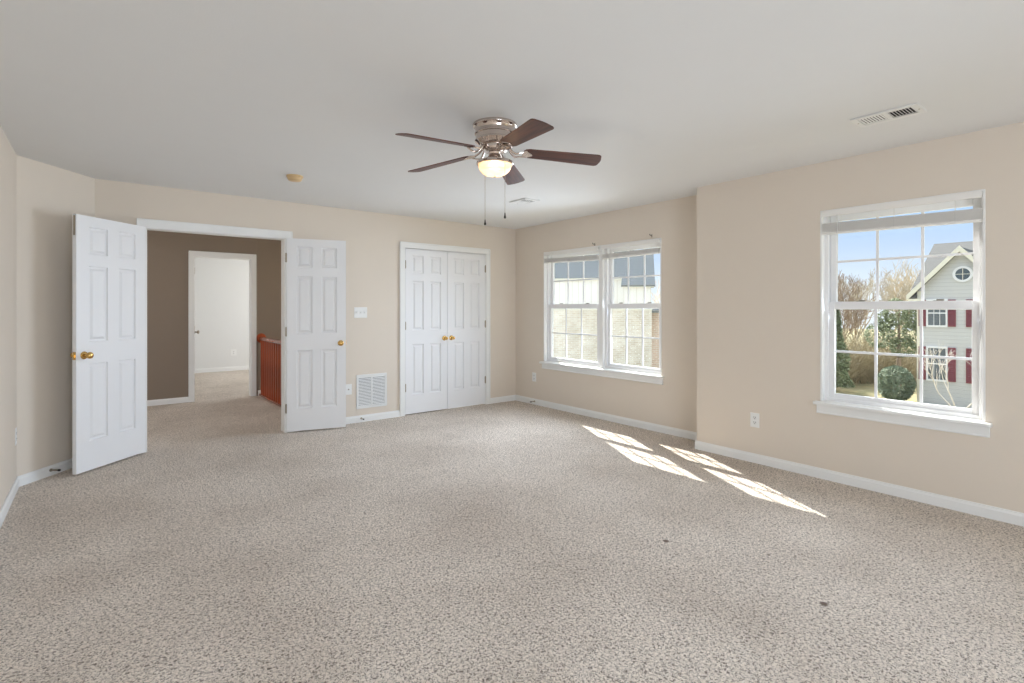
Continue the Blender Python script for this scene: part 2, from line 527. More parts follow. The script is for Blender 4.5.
# far right wall with the double window, near right wall standing forward of it
W1 = (3.33, 5.19, 0.60, 2.058)   # y0 y1 z0 z1
W2 = (0.716, 1.672, 0.597, 2.065)
W3 = (-2.5, -0.7, 0.60, 2.06)
wall_slab('wall_right_far', (RX, BY), (RX, STEP-0.02), -0.15, 0, CH, [(BY-W1[1], BY-W1[0], W1[2], W1[3])], M['wall'], 'beige far right wall holding the double window')
wall_slab('wall_right_near', (BX, STEP), (BX, NY), -0.15, 0, CH,
          [(STEP-W2[1], STEP-W2[0], W2[2], W2[3]), (STEP-W3[1], STEP-W3[0], W3[2], W3[3])], M['wall'], 'beige right wall standing forward, holding the single window')
wall_slab('wall_step', (RX+0.15, STEP), (BX+0.15, STEP), -0.12, 0, CH, [], M['wall'], 'narrow beige return joining the two right walls')
wall_slab('wall_rear', (BX, NY), (LX, NY), -0.12, 0, CH, [(2.80, 4.70, 0.6, 2.06)], M['wall'], 'beige wall behind the camera')
struct(MB().box((-1.2, NY-0.2, CH), (RX+0.15, 12.5, CH+0.12)).build('ceiling', M['ceiling']), 'smooth pale ceiling over the room', 'ceiling')

# floor
fl = MB().add([(LX-0.1,NY-0.1,0),(RX+0.1,NY-0.1,0),(RX+0.1,BY+0.04,0),(DX0-0.35,BY+0.04,0),(LX-0.1,5.2,0),
               (LX-0.1,NY-0.1,-0.1),(RX+0.1,NY-0.1,-0.1),(RX+0.1,BY+0.04,-0.1),(DX0-0.35,BY+0.04,-0.1),(LX-0.1,5.2,-0.1)],
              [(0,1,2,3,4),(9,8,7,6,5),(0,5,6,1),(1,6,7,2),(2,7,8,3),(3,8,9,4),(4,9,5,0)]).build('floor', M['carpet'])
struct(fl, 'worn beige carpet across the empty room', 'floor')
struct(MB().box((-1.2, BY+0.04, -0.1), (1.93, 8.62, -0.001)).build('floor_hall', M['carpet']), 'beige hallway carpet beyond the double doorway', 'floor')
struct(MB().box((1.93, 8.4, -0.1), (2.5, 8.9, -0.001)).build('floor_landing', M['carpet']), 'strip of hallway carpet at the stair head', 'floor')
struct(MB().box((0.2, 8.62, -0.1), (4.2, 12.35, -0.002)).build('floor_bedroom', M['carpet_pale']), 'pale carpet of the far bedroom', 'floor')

# hallway and bedroom beyond
HY = 8.5
wall_slab('wall_hall_back', (-1.2, HY), (1.86, HY), -0.12, 0, CH, [(1.03+1.2, 1.775+1.2, -1, 2.05)], M['taupe'], 'taupe hallway wall around the bedroom doorway')
wall_slab('wall_hall_side', (-1.1, BY+0.12), (-1.1, HY), -0.1, 0, CH, [(0.49, 2.09, 0.65, 2.1)], M['taupe'], 'taupe hallway wall out of view on the left')
wall_slab('wall_stair_back', (1.86, HY), (3.6, 9.05), -0.12, -2.7, CH, [], M['taupe'], 'lighter taupe wall behind the stair railing')
wall_slab('wall_stair_side', (3.5, 9.05), (3.5, BY+0.12), -0.1, -2.7, CH, [(1.0, 2.4, 0.5, 1.9)], M['taupe'], 'taupe wall at the far side of the stairwell')
wall_slab('wall_stair_near', (3.6, BY+0.13), (1.93, BY+0.13), -0.02, -2.7, 0, [], M['taupe'], 'taupe stairwell wall below the back wall')
wall_slab('wall_stair_left', (1.93, BY+0.15), (1.93, HY), 0.02, -2.7, -0.1, [], M['taupe'], 'taupe stairwell wall under the railing')
wall_slab('wall_bedroom_back', (0.2, 12.2), (4.3, 12.2), -0.1, 0, CH, [], M['white_wall'], 'white bedroom wall seen through the far doorway')
wall_slab('wall_bedroom_left', (0.2, HY+0.12), (0.2, 12.3), -0.1, 0, CH, [], M['white_wall'], 'white bedroom wall on the left')
wall_slab('wall_bedroom_right', (4.2, 12.3), (4.2, HY+0.3), -0.1, 0, CH, [(0.95, 2.65, 0.65, 2.1)], M['white_wall'], 'white bedroom wall with a window on the right')
wall_slab('wall_bedroom_front', (3.9, 9.22), (1.9, 8.66), -0.02, 0, CH, [], M['white_wall'], 'white bedroom wall beside its doorway')
struct(MB().box((1.93, BY+0.1, -2.8), (3.6, 9.1, -2.7)).build('floor_stair', M['carpet']), 'carpet at the foot of the stairs', 'floor')
st = MB()
for i in range(11):
    y1 = 8.35-i*0.22
    st.box((1.96, y1-0.22, -2.7), (2.95, y1, -0.19*(i+1)))
tag(st.build('staircase', M['carpet']), 'carpeted stair flight dropping away behind the railing', 'staircase', kind='structure')

# baseboards (profile with a small slope on top)
def baseboard(name, runs, label, h=0.078, t=0.014, m=None):
    mb = MB()
    for p0, p1 in runs:
        a = Vector((p0[0], p0[1], 0)); b = Vector((p1[0], p1[1], 0)); d = (b-a).normalized(); n = Vector((-d.y, d.x, 0))
        prof = [(0,0),(t,0),(t,h*0.74),(t*0.55,h*0.9),(t*0.5,h),(0,h)]
        vs = [q+n*x+Vector((0,0,z)) for q in (a, b) for x, z in prof]
        k = len(prof)
        mb.add(vs, [(i,(i+1)%k,(i+1)%k+k,i+k) for i in range(k)]+[tuple(range(k-1,-1,-1)), tuple(range(k,2*k))])
    return struct(mb.build(name, m or M['trim']), label, 'baseboard')
baseboard('baseboard_left', [((LX, NY), (LX, 5.25))][::1] and [((LX, 5.25), (LX, NY))], 'white baseboard along the left wall')
baseboard('baseboard_corner', [((-0.035, BY), (LX, 5.25))], 'white baseboard on the diagonal wall behind the door')
baseboard('baseboard_back', [((KX0-0.062, BY), (DX1+0.06, BY)), ((RX, BY), (KX1+0.062, BY)), ((DX0-0.065, BY), (-0.035, BY))], 'white baseboard along the back wall')
baseboard('baseboard_right_far', [((RX, STEP), (RX, BY))], 'white baseboard under the double window')
baseboard('baseboard_right_near', [((BX, NY), (BX, STEP+0.014)), ((BX+0.002, STEP), (RX, STEP))], 'white baseboard under the single window')
baseboard('baseboard_hall', [((0.975, HY), (-1.1, HY))], 'white baseboard on the taupe hallway wall')
baseboard('baseboard_stair', [((2.1, HY+0.076), (1.86, HY))], 'short white baseboard beside the stair railing')
baseboard('baseboard_bedroom', [((4.2, 12.2), (0.2, 12.2))], 'white baseboard of the far bedroom', h=0.09)

# casings
def casing(name, x0, x1, z1, y, w, label, t=0.018, legs=True, over=0.0, depth=0.12, jt=0.02):
    mb = MB()
    yo = y-t
    mb.box((x0-w-over, yo, z1-0.004), (x1+w+over, y, z1+w+0.008))
    mb.box((x0-w-over-0.004, yo-0.005, z1+w-0.006), (x1+w+over+0.004, y, z1+w+0.012))
    if legs:
        for a, b, s in ((x0-w, x0+0.004, -1), (x1-0.004, x1+w, 1)):
            mb.box((a, yo, 0), (b, y, z1))
            e = a if s < 0 else b
            mb.box((e-0.006, yo-0.005, 0), (e+0.006, y, z1+w))
    # jamb lining and stop
    mb.box((x0-0.001, y-0.004, 0), (x0+jt*0.6, y+depth+0.002, z1)); mb.box((x1-jt*0.6, y-0.004, 0), (x1+0.001, y+depth+0.002, z1))
    mb.box((x0, y-0.004, z1-jt*0.6), (x1, y+depth+0.002, z1+0.001))
    return struct(mb.build(name, M['trim'], bevel=0.003), label, 'door casing')
casing('trim_1', DX0, DX1, DZ, BY, 0.062, 'white casing around the double doorway')
casing('trim_2', KX0, KX1, KZ, BY, 0.058, 'white casing around the closet doors')
casing('trim_3', 1.03, 1.775, 2.05, HY, 0.056, 'white casing around the bedroom doorway')

# ------------------------------------------------------------------ doors
def door_slab(w, h, t=0.035):
    """six panel slab; local x from hinge to free edge, face at y=0 looking to -y, back at y=t"""
    mb = MB()
    st = 0.098*w/0.61; mid = 0.095*w/0.61
    pw = (w-2*st-mid)/2
    xs = [(st, st+pw), (st+pw+mid, w-st)]
    k = h/2.04
    zs = [(0.235*k, 0.855*k), (1.03*k, 1.64*k), (1.735*k, 1.955*k)]
    ux = sorted({0, w} | {c for x in xs for c in x}); uz = sorted({0, h} | {c for z in zs for c in z})
    for side in (0, 1):
        Y = (lambda d: d) if side == 0 else (lambda d: t-d)
        for i in range(len(ux)-1):
            for j in range(len(uz)-1):
                if any(abs(ux[i]-x[0]) < 1e-6 for x in xs) and any(abs(uz[j]-z[0]) < 1e-6 for z in zs): continue
                mb.add([(ux[i],Y(0),uz[j]),(ux[i+1],Y(0),uz[j]),(ux[i+1],Y(0),uz[j+1]),(ux[i],Y(0),uz[j+1])], [(0,1,2,3)])
        for x in xs:
            for z in zs:
                rings = []
                for ins, dep in ((0,0),(0.005,0.012),(0.016,0.0135),(0.019,0.0135),(0.036,0.003),(0.05,0.0025)):
                    rings.append([(x[0]+ins,Y(dep),z[0]+ins),(x[1]-ins,Y(dep),z[0]+ins),(x[1]-ins,Y(dep),z[1]-ins),(x[0]+ins,Y(dep),z[1]-ins)])
                vs = [p for r in rings for p in r]; fs = []
                for r in range(len(rings)-1):
                    for q in range(4): fs.append((r*4+q, r*4+(q+1)%4, (r+1)*4+(q+1)%4, (r+1)*4+q))
                o = (len(rings)-1)*4
                fs.append((o,o+1,o+2,o+3))
                mb.add(vs, fs)
    mb.add([(0,0,0),(w,0,0),(w,t,0),(0,t,0)], [(0,1,2,3)])
    mb.add([(0,0,h),(w,0,h),(w,t,h),(0,t,h)], [(0,1,2,3)])
    mb.add([(0,0,0),(0,t,0),(0,t,h),(0,0,h)], [(0,1,2,3)])
    mb.add([(w,0,0),(w,t,0),(w,t,h),(w,0,h)], [(0,1,2,3)])
    return mb
def knob(parent, x, z, y, s, m, r=0.027):
    """knob on the face at local y, pointing to s*(+y)"""
    prof = [(0.0, 0.0), (0.031, 0.0), (0.031, 0.004), (0.024, 0.009), (0.012, 0.012), (0.0105, 0.03), (0.016, 0.035),
            (r*0.9, 0.042), (r, 0.052), (r*0.93, 0.061), (r*0.66, 0.068), (0.0, 0.070)]
    mb = MB().lathe([(a, s*b) for a, b in prof], 24, (x, y, z), 'y')
    return mb.build('knob', m, parent, smooth=True)
def hinge(parent, x, y, z, sx=1, m=None):
    mb = MB().tube([(x, y, z-0.045), (x, y, z+0.045)], 0.0075, 10)
    mb.tube([(x, y, z-0.05), (x, y, z-0.045)], 0.0055, 10); mb.tube([(x, y, z+0.045), (x, y, z+0.05)], 0.0055, 10)
    mb.box((x-0.010, y+0.003, z-0.045), (x+0.010, y+0.006, z+0.045))
    return mb.build('hinge', m or M['steel'], parent, smooth=True)
DOORH = 2.035
def make_door(name, hx, hy, dirv, w, label, z0=0.016, flip=False):
    """visible face on the -y side of a local frame whose x runs hinge -> free edge"""
    a = math.atan2(dirv[1], dirv[0])
    e = door_slab(w, DOORH).build(name, M['door'])
    e.location = (hx, hy, z0); e.rotation_euler = (0, 0, a)
    if flip: e.scale = (1, -1, 1)
    return struct(e, label, 'door')
# left leaf of the entry pair, opened to lie parallel to the diagonal wall
d1 = make_door('door_1', 0.322, 5.752, (-0.712, -0.702), 0.655, 'white six-panel door swung wide on the left of the doorway', flip=True)
# (mirrored mesh: bake the mirror so that the scale stays 1)
for v in d1.data.vertices: v.co.y = -v.co.y
d1.data.flip_normals(); d1.scale = (1, 1, 1)
# face now looks to local +y; back face at y = -0.035
knob(d1, 0.592, 0.925, 0.0, 1, M['brass']); knob(d1, 0.592, 0.925, -0.035, -1, M['brass'])
MB().box((0.653, -0.030, 0.895), (0.6575, -0.005, 0.955)).box((0.655, -0.024, 0.915), (0.667, -0.012, 0.935)).build('latch_plate', M['brass'], d1)
MB().box((0.653, -0.0265, 1.87), (0.6575, -0.009, 2.025)).box((0.656, -0.021, 1.92), (0.660, -0.0145, 1.965)).build('flush_bolt', M['steel'], d1)
for z in (0.24, 1.0, 1.83): hinge(d1, -0.003, -0.030, z)
d2 = make_door('door_2', 1.540, 5.752, (0.9605, -0.278), 0.592, 'white six-panel door folded back against the back wall')
knob(d2, 0.538, 0.918, 0.0, -1, M['brass']); knob(d2, 0.538, 0.918, 0.035, 1, M['brass'])
MB().box((0.590, 0.005, 0.89), (0.5945, 0.030, 0.95)).build('latch_plate', M['brass'], d2)
for z in (0.24, 1.05, 1.83): hinge(d2, -0.008, 0.008, z)
# closet pair
cw = (KX1-KX0-0.024-0.008)/2
d3 = make_door('door_3', KX0+0.0135, BY-0.004, (1, 0), cw, 'white six-panel left closet door', z0=0.014)
d4 = make_door('door_4', KX0+0.0135+cw+0.005, BY-0.004, (1, 0), cw, 'white six-panel right closet door', z0=0.014)
knob(d3, cw-0.045, 0.915, 0.0, -1, M['brass'], 0.022); knob(d4, 0.055, 0.915, 0.0, -1, M['brass'], 0.022)
for z in (0.325, 1.085, 1.835):
    hinge(d3, -0.002, -0.007, z); hinge(d4, cw+0.002, -0.007, z)
# bedroom door, opened into the far room
d5 = make_door('door_5', 1.045, HY+0.13, (0.135, 0.991), 0.72, 'white door opened into the far bedroom')
knob(d5, 0.655, 0.93, 0.0, -1, M['steel'])
for z in (0.25, 1.0, 1.83): hinge(d5, 0.0, -0.010, z)
struct(MB().box((KX0, BY+0.055, 0), (KX1, BY+0.06, 2.2)).build('wall_closet', M['white_wall']), 'closet interior behind its doors', 'wall')

# ------------------------------------------------------------------ windows
def win_frame(mb, x0, x1, z0, z1, y0, y1, t):
    mb.box((x0, y0, z0), (x0+t, y1, z1)); mb.box((x1-t, y0, z0), (x1, y1, z1))
    mb.box((x0+t, y0, z1-t), (x1-t, y1, z1)); mb.box((x0+t, y0, z0), (x1-t, y1, z0+t))
def sash(parent, name, x0, x1, z0, z1, y0, y1, st, rb, rtp, bar=0.017):
    mb = MB()
    mb.box((x0, y0, z0), (x0+st, y1, z1)); mb.box((x1-st, y0, z0), (x1, y1, z1))
    mb.box((x0+st, y0, z0), (x1-st, y1, z0+rb)); mb.box((x0+st, y0, z1-rtp), (x1-st, y1, z1))
    s = mb.build(name, M['vinyl'], parent, bevel=0.003)
    gx0, gx1, gz0, gz1 = x0+st, x1-st, z0+rb, z1-rtp
    ym = (y0+y1)/2
    g = MB()
    for i in (1, 2):
        xc = gx0+(gx1-gx0)*i/3
        g.box((xc-bar/2, ym-0.005, gz0), (xc+bar/2, ym+0.005, gz1))
    zc = (gz0+gz1)/2
    g.box((gx0, ym-0.0045, zc-bar/2), (gx1, ym+0.0045, zc+bar/2))
    g.build('muntin', M['vinyl'], s)
    MB().box((gx0-0.004, ym+0.0065, gz0-0.004), (gx1+0.004, ym+0.0085, gz1+0.004)).build('pane', M['glass'], s)
    return s
def window_unit(parent, x0, x1, h):
    """a double-hung unit between local x0..x1, sill at z=0, head at z=h, inner wall face at y=0"""
    f = MB()
    win_frame(f, x0, x1, 0, h, 0.045, 0.15, 0.03)
    f.box((x0+0.03, 0.045, 0.03), (x0+0.038, 0.058, h-0.03)); f.box((x1-0.038, 0.045, 0.03), (x1-0.03, 0.058, h-0.03))
    f.build('window_frame', M['vinyl'], parent, bevel=0.003)
    mr = 0.73
    lo = sash(parent, 'lower_sash', x0+0.034, x1-0.034, 0.012, mr+0.035, 0.062, 0.092, 0.042, 0.05, 0.055)
    up = sash(parent, 'upper_sash', x0+0.034, x1-0.034, mr-0.02, h-0.03, 0.098, 0.128, 0.042, 0.055, 0.05)
    for fx in (0.26, 0.74):
        xc = x0+(x1-x0)*fx
        MB().box((xc-0.028, 0.066, mr+0.035), (xc+0.028, 0.09, mr+0.041)).box((xc-0.012, 0.07, mr+0.041), (xc+0.03, 0.084, mr+0.05)).build('sash_lock', M['lock'], lo, bevel=0.002)
def make_window(name, X, ymax, w, z0, h, units, label, ext=0.035, rz=-PI/2, loc=None, sun_stop=False):
    e = empty(name, loc or (X, ymax, z0), rz)
    struct(e, label, 'window')
    for a, b in units: window_unit(e, a, b, h)
    t = MB()     # drywall reveal lining
    for x0, x1 in ((-0.001, 0.012), (w-0.012, w+0.001)): t.box((x0, -0.003, 0), (x1, 0.05, h))
    t.box((0, -0.003, h-0.012), (w, 0.05, h+0.001))
    for (a, b), (c, d) in zip(units, units[1:]): t.box((b-0.001, 0.012, 0), (c+0.001, 0.15, h))
    t.build('window_trim', M['trim'], e, bevel=0.002)
    if sun_stop:
        bm_ = MB()  # added outside the glass to keep a stray sun patch out of view
        for x0, x1 in ((-0.06, 0.03), (w-0.03, w+0.06)): bm_.box((x0, 0.15, -0.05), (x1, 0.21, h+0.06))
        bm_.box((0.03, 0.15, h-0.03), (w-0.03, 0.21, h+0.06)); bm_.box((0.03, 0.15, -0.05), (w-0.03, 0.20, 0.012))
        bm_.build('sun_stop_trim', M['vinyl'], e, bevel=0.003)
    s = MB().box((-ext, -0.055, -0.024), (w+ext, 0.0, 0.0)).box((0, 0, -0.02), (w, 0.06, 0.004))
    s.build('window_sill', M['trim'], e, bevel=0.005)
    a = MB().box((-ext+0.012, -0.016, -0.092), (w+ext-0.012, 0.0, -0.024)).box((-ext+0.012, -0.021, -0.092), (w+ext-0.012, 0.0, -0.08))
    a.build('window_apron', M['trim'], e, bevel=0.003)
    return e
H1 = W1[3]-W1[2]; L1 = W1[1]-W1[0]
make_window('window_1', RX, W1[1], L1, W1[2], H1, [(0, 0.972), (1.028, L1)], 'white double window with divided panes and a shared sill')
H2 = W2[3]-W2[2]; L2 = W2[1]-W2[0]
make_window('window_2', BX, W2[1], L2, W2[2], H2, [(0, L2)], 'single white sash window looking out on the white house', sun_stop=True)
make_window('added_window_3', BX, W3[1], 1.8, W3[2], 1.46, [(0, 0.885), (0.915, 1.8)], 'unseen double window added further along the right wall for fill light')
make_window('added_window_4', 0, 0, 1.9, 0.6, 1.46, [(0, 0.93), (0.97, 1.9)], 'unseen double window added behind the camera for fill light', rz=PI, loc=(BX-2.80, NY, 0.6))
make_window('window_5', 0, 0, 1.7, 0.65, 1.45, [(0, 0.835), (0.865, 1.7)], 'white bedroom window out of view', loc=(4.2, 11.35, 0.65))

make_window('added_window_6', 0, 0, 1.6, 0.65, 1.45, [(0, 0.785), (0.815, 1.6)], 'unseen hallway window added to hold a fill light', loc=(-1.1, 6.40, 0.65), rz=PI/2)

make_window('added_window_7', 0, 0, 1.4, 0.5, 1.4, [(0, 0.685), (0.715, 1.4)], 'unseen stairwell window added to hold a fill light', loc=(3.5, 8.05, 0.5))

# raised blinds
def blind(X, y_far, w, ztop, drop_far, drop_near, label, cord=True, stackh=0.07):
    e = empty('window_blind', (X, y_far, ztop), -PI/2)
    tag(e, label, 'window blind', 'raised blinds at the windows')
    MB().box((0.014, -0.012, -0.045), (w-0.014, 0.030, -0.012)).box((0.014, -0.015, -0.050), (w-0.014, -0.010, -0.006)).build('head_rail', M['blind'], e, bevel=0.002)
    dz = drop_near-drop_far
    st = MB(); n = 16
    for i in range(n):
        u = -i*(stackh-0.016)/n
        yo = 0.001*math.sin(i*2.1)
        z0 = -drop_far+u; z1 = -drop_near+u
        a = 0.016; b = w-0.016
        hh = (stackh-0.016)/n*0.62
        st.add([(a,-0.012+yo,z0-hh),(b,-0.012+yo,z1-hh),(b,0.014+yo,z1-hh),(a,0.014+yo,z0-hh),(a,-0.012+yo,z0),(b,-0.012+yo,z1),(b,0.014+yo,z1),(a,0.014+yo,z0)],
               [(0,3,2,1),(4,5,6,7),(0,1,5,4),(1,2,6,5),(2,3,7,6),(3,0,4,7)])
    st.build('slat_stack', M['blind'], e)
    zb0, zb1 = -drop_far-stackh+0.016, -drop_near-stackh+0.016
    MB().add([(0.016,-0.014,zb0-0.016),(w-0.016,-0.014,zb1-0.016),(w-0.016,0.016,zb1-0.016),(0.016,0.016,zb0-0.016),
              (0.016,-0.014,zb0),(w-0.016,-0.014,zb1),(w-0.016,0.016,zb1),(0.016,0.016,zb0)],
             [(0,3,2,1),(4,5,6,7),(0,1,5,4),(1,2,6,5),(2,3,7,6),(3,0,4,7)]).build('bottom_rail', M['blind'], e)
    for fx in (0.14, 0.5, 0.86):
        x = 0.016+(w-0.032)*fx
        zz = -drop_far-dz*fx
        MB().tube([(x, 0.0, -0.045), (x, 0.001, zz)], 0.0012, 5).tube([(x, -0.014, -0.046), (x, -0.0155, zz-stackh)], 0.0012, 5).build('lift_cord', M['cord'], e)
    if cord:
        x = 0.016+(w-0.03)*0.115
        MB().tube([(x, -0.018, -0.04), (x, -0.018, -0.60)], 0.003, 6).build('tilt_wand', M['cord'], e)
    return e
blind(BX, W2[1], L2, W2[3], 0.100, 0.118, 'raised white blind at the single right window', stackh=0.085)
blind(RX, W1[1], 0.985, W1[3], 0.085, 0.110, 'raised white blind on the left half of the double window', stackh=0.062)
blind(RX, W1[1]-1.015, L1-1.015, W1[3], 0.110, 0.100, 'raised white blind on the right half of the double window', stackh=0.062)

# ------------------------------------------------------------------ ceiling fan
FX, FY = 1.900, 2.567
fan = empty('ceiling_fan', (FX, FY, CH))
tag(fan, 'flush ceiling fan with five walnut blades, nickel body and lit glass bowl', 'ceiling fan')
z = lambda a: a-CH
MB().lathe([(0.0,0),(0.134,0),(0.136,-0.006),(0.134,-0.014),(0.126,-0.018),(0.122,-0.026),(0.119,-0.038),(0.0,-0.038)], 48).build('canopy', M['chrome'], fan, smooth=True)
MB().lathe([(0.0,-0.036),(0.119,-0.036),(0.119,-0.052),(0.124,-0.056),(0.124,-0.062),(0.118,-0.066),(0.117,-0.092),(0.123,-0.096),(0.124,-0.104),(0.112,-0.112),(0.100,-0.124),(0.090,-0.130),(0.0,-0.130)], 48).build('motor_housing', M['chrome'], fan, smooth=True)
MB().lathe([(0.0,-0.128),(0.078,-0.128),(0.080,-0.136),(0.074,-0.160),(0.060,-0.168),(0.0,-0.168)], 40).build('hub', M['chrome'], fan, smooth=True)
MB().lathe([(0.0,-0.165),(0.036,-0.165),(0.040,-0.172),(0.036,-0.182),(0.046,-0.200),(0.062,-0.214),(0.090,-0.224),(0.110,-0.228),(0.113,-0.232),(0.113,-0.242),(0.108,-0.247),(0.102,-0.246),(0.100,-0.236),(0.0,-0.232)], 40).build('light_fitter', M['chrome'], fan, smooth=True)
bp = []
for i in range(13):
    a = PI/2*i/12
    bp.append((0.103*math.cos(a)**0.8 if i < 12 else 0.0, -0.243-0.072*math.sin(a)))
MB().lathe(bp, 40).build('lamp_shade', M['lamp_glass'], fan, smooth=True)
MB().lathe([(0.0,-0.314),(0.007,-0.315),(0.007,-0.319),(0.0,-0.322)], 12).build('finial', M['chrome'], fan, smooth=True)
def blade_mesh():
    # local x outwards from r=0; +y tangent; drawn flat then pitched
    out = []
    r0, r1 = 0.178, 0.660
    n = 10
    side = []
    for i in range(n+1):
        r = r0+0.03+(r1-0.028-r0-0.03)*i/n
        side.append((r, 0.052+0.016*i/n))
    top = [(r0, 0.030), (r0+0.010, 0.044)]+side
    rc = 0.026
    for i in range(1, 6):
        a = PI/2*i/5
        top.append((r1-0.028+rc*math.sin(a), 0.068-rc+rc*math.cos(a)))
    top.append((r1+0.004, 0.012))
    outline = top+[(x, -y) for x, y in reversed(top)]
    pitch = math.radians(12.5)
    t = 0.0055
    vs = []
    for dz in (0, -t):
        for x, y in outline:
            vs.append((x, y*math.cos(pitch)+dz*math.sin(pitch), -y*math.sin(pitch)+dz*math.cos(pitch)))
    k = len(outline)
    mb = MB()
    mb.add(vs, [tuple(range(k)), tuple(range(2*k-1, k-1, -1))]+[(i,(i+1)%k,(i+1)%k+k,i+k) for i in range(k)])
    return mb
def bracket_mesh():
    pitch = math.radians(12.5)
    mb = MB()
    # scrolled arm: two curved bars from hub down and out, joining a plate under the blade
    for s in (-1, 1):
        pts = [(0.066, s*0.010, 0.022), (0.088, s*0.016, 0.012), (0.106, s*0.024, -0.008), (0.128, s*0.034, -0.022), (0.155, s*0.036, -0.016), (0.190, s*0.030, -0.010-s*0.007)]
        mb.tube(pts, [0.008, 0.0075, 0.007, 0.0065, 0.006, 0.005], 8)
    def pl(x, y, dz): return (x, y*math.cos(pitch), -y*math.sin(pitch)+dz)
    outl = [(0.17, 0.020), (0.182, 0.036), (0.198, 0.038), (0.212, 0.024), (0.228, 0.012), (0.234, 0.0), (0.228, -0.012), (0.212, -0.024), (0.198, -0.038), (0.182, -0.036), (0.17, -0.020)]
    k = len(outl)
    vs = [pl(x, y, -0.0065) for x, y in outl]+[pl(x, y, -0.012) for x, y in outl]
    mb.add(vs, [tuple(range(k)), tuple(range(2*k-1, k-1, -1))]+[(i,(i+1)%k,(i+1)%k+k,i+k) for i in range(k)])
    return mb
ZB = 2.254-CH
blade0 = bracket0 = None
for i in range(5):
    a = math.radians(39.5+72*i)
    if i == 0:
        bl = blade0 = blade_mesh().build('blade', M['walnut'], fan, bevel=0.0015)
        br = bracket0 = bracket_mesh().build('blade_bracket', M['chrome'], bl, smooth=True)
    else:
        bl = blade0.copy(); C.objects.link(bl); bl.parent = fan
        br = bracket0.copy(); C.objects.link(br); br.parent = bl
    bl.location = (0, 0, ZB+0.033); bl.rotation_euler = (0, math.radians(4.0), a)
rt = Vector((math.cos(math.radians(38.39)), -math.sin(math.radians(38.39)), 0))
for s, zb in ((-0.063, 1.832), (0.063, 1.848)):
    p = rt*s - Vector((rt.y*-1, rt.x, 0))*(0.10 if s > 0 else -0.05)
    mb = MB()
    q = p.normalized()*0.046
    mb.tube([(q.x, q.y, -0.192), (p.x*0.98, p.y*0.98, -0.205)], 0.0022, 6)
    q2 = Vector((p.x*1.75, p.y*1.75, 0)) if False else p
    pts = [(p.x, p.y, -0.205)]; zc = -0.205
    ch = MB().tube([(p.x, p.y, -0.203), (p.x, p.y, zb-CH+0.035)], 0.0016, 6)
    co = ch.build('pull_chain', M['steel'], fan)
    MB().lathe([(0.0, 0.036), (0.003, 0.034), (0.004, 0.022), (0.0072, 0.008), (0.006, 0.001), (0.0, 0.0)], 12, (p.x, p.y, zb-CH)).build('pull_fob', M['rubber'], co, smooth=True)
bulb = bpy.data.lights.new('fan_bulb', 'POINT')
bulb.energy = 3.0; bulb.color = (1.0, 0.80, 0.56); bulb.shadow_soft_size = 0.03
bo = bpy.data.objects.new('fan_bulb', bulb); C.objects.link(bo); bo.parent = fan; bo.location = (0, 0, -0.272)

# ------------------------------------------------------------------ ceiling and wall fittings
def ceiling_vent(x0, x1, y0, y1, label, near_tilt, far_shape, zs=-0.006):
    """slats run along x, stacked along y in two banks"""
    e = empty('ceiling_vent', ((x0+x1)/2, (y0+y1)/2, CH))
    tag(e, label, 'ceiling vent', 'ceiling air vents')
    hx, hy = (x1-x0)/2, (y1-y0)/2
    f = MB(); t = 0.010; b = 0.032
    f.box((-hx,-hy,-t),(hx,-hy+b,0)); f.box((-hx,hy-b,-t),(hx,hy,0)); f.box((-hx,-hy+b,-t),(-hx+b,hy-b,0)); f.box((hx-b,-hy+b,-t),(hx,hy-b,0))
    f.box((-hx+b,-0.012,-t),(hx-b,0.012,0))
    f.build('frame', M['grille'], e, bevel=0.004)
    MB().box((-hx+b,-hy+b,zs+0.0045),(hx-b,-0.012,-0.0005)).box((-hx+b,0.012,-0.0015),(hx-b,hy-b,-0.0005)).build('duct_shade', M['dark'], e)  # dark plate painted as the shade inside the duct
    n = 8
    s = MB()
    for bank in (-1, 1):
        ya, yb = (0.012, hy-b) if bank > 0 else (-hy+b, -0.012)
        for i in range(n):
            yc = ya+(yb-ya)*(i+0.5)/n
            w = (yb-ya)/n
            sgn = -bank
            wy, wz = (w*far_shape[0], w*far_shape[1]) if bank > 0 else (w*near_tilt[0], w*near_tilt[1])
            s.obox((0, yc, zs if bank < 0 else -0.006), (hx-b, 0, 0), (0, wy, sgn*wz), (0, -sgn*0.0004, 0.0006))
    s.build('louvre', M['grille'], e)
    for sy in (-1, 1): MB().lathe([(0.0, -0.012), (0.0035, -0.0115), (0.005, -0.010), (0.005, -0.0095)], 10, (0, sy*(hy-b/2), 0)).build('screw', M['steel'], e)
    return e
ceiling_vent(3.50, 3.69, 0.85, 1.18, 'white slotted ceiling vent above the single right window', (0.34, 0.30), (0.27, 0.08))
ceiling_vent(3.395, 3.60, 4.075, 4.335, 'small white ceiling vent between fan and double window', (0.18, 0.03), (0.36, 0.30), -0.0115)
sd = empty('smoke_detector', (1.30, 4.62, CH))
tag(sd, 'small aged cream smoke detector on the ceiling left of the fan', 'smoke detector')
MB().lathe([(0.0,0),(0.066,0),(0.067,-0.010),(0.063,-0.013),(0.0,-0.013)], 32).build('base', M['cream'], sd, smooth=True)
MB().lathe([(0.0,-0.012),(0.058,-0.012),(0.060,-0.020),(0.054,-0.036),(0.045,-0.042),(0.0,-0.043)], 32).build('cover', M['cream'], sd, smooth=True)

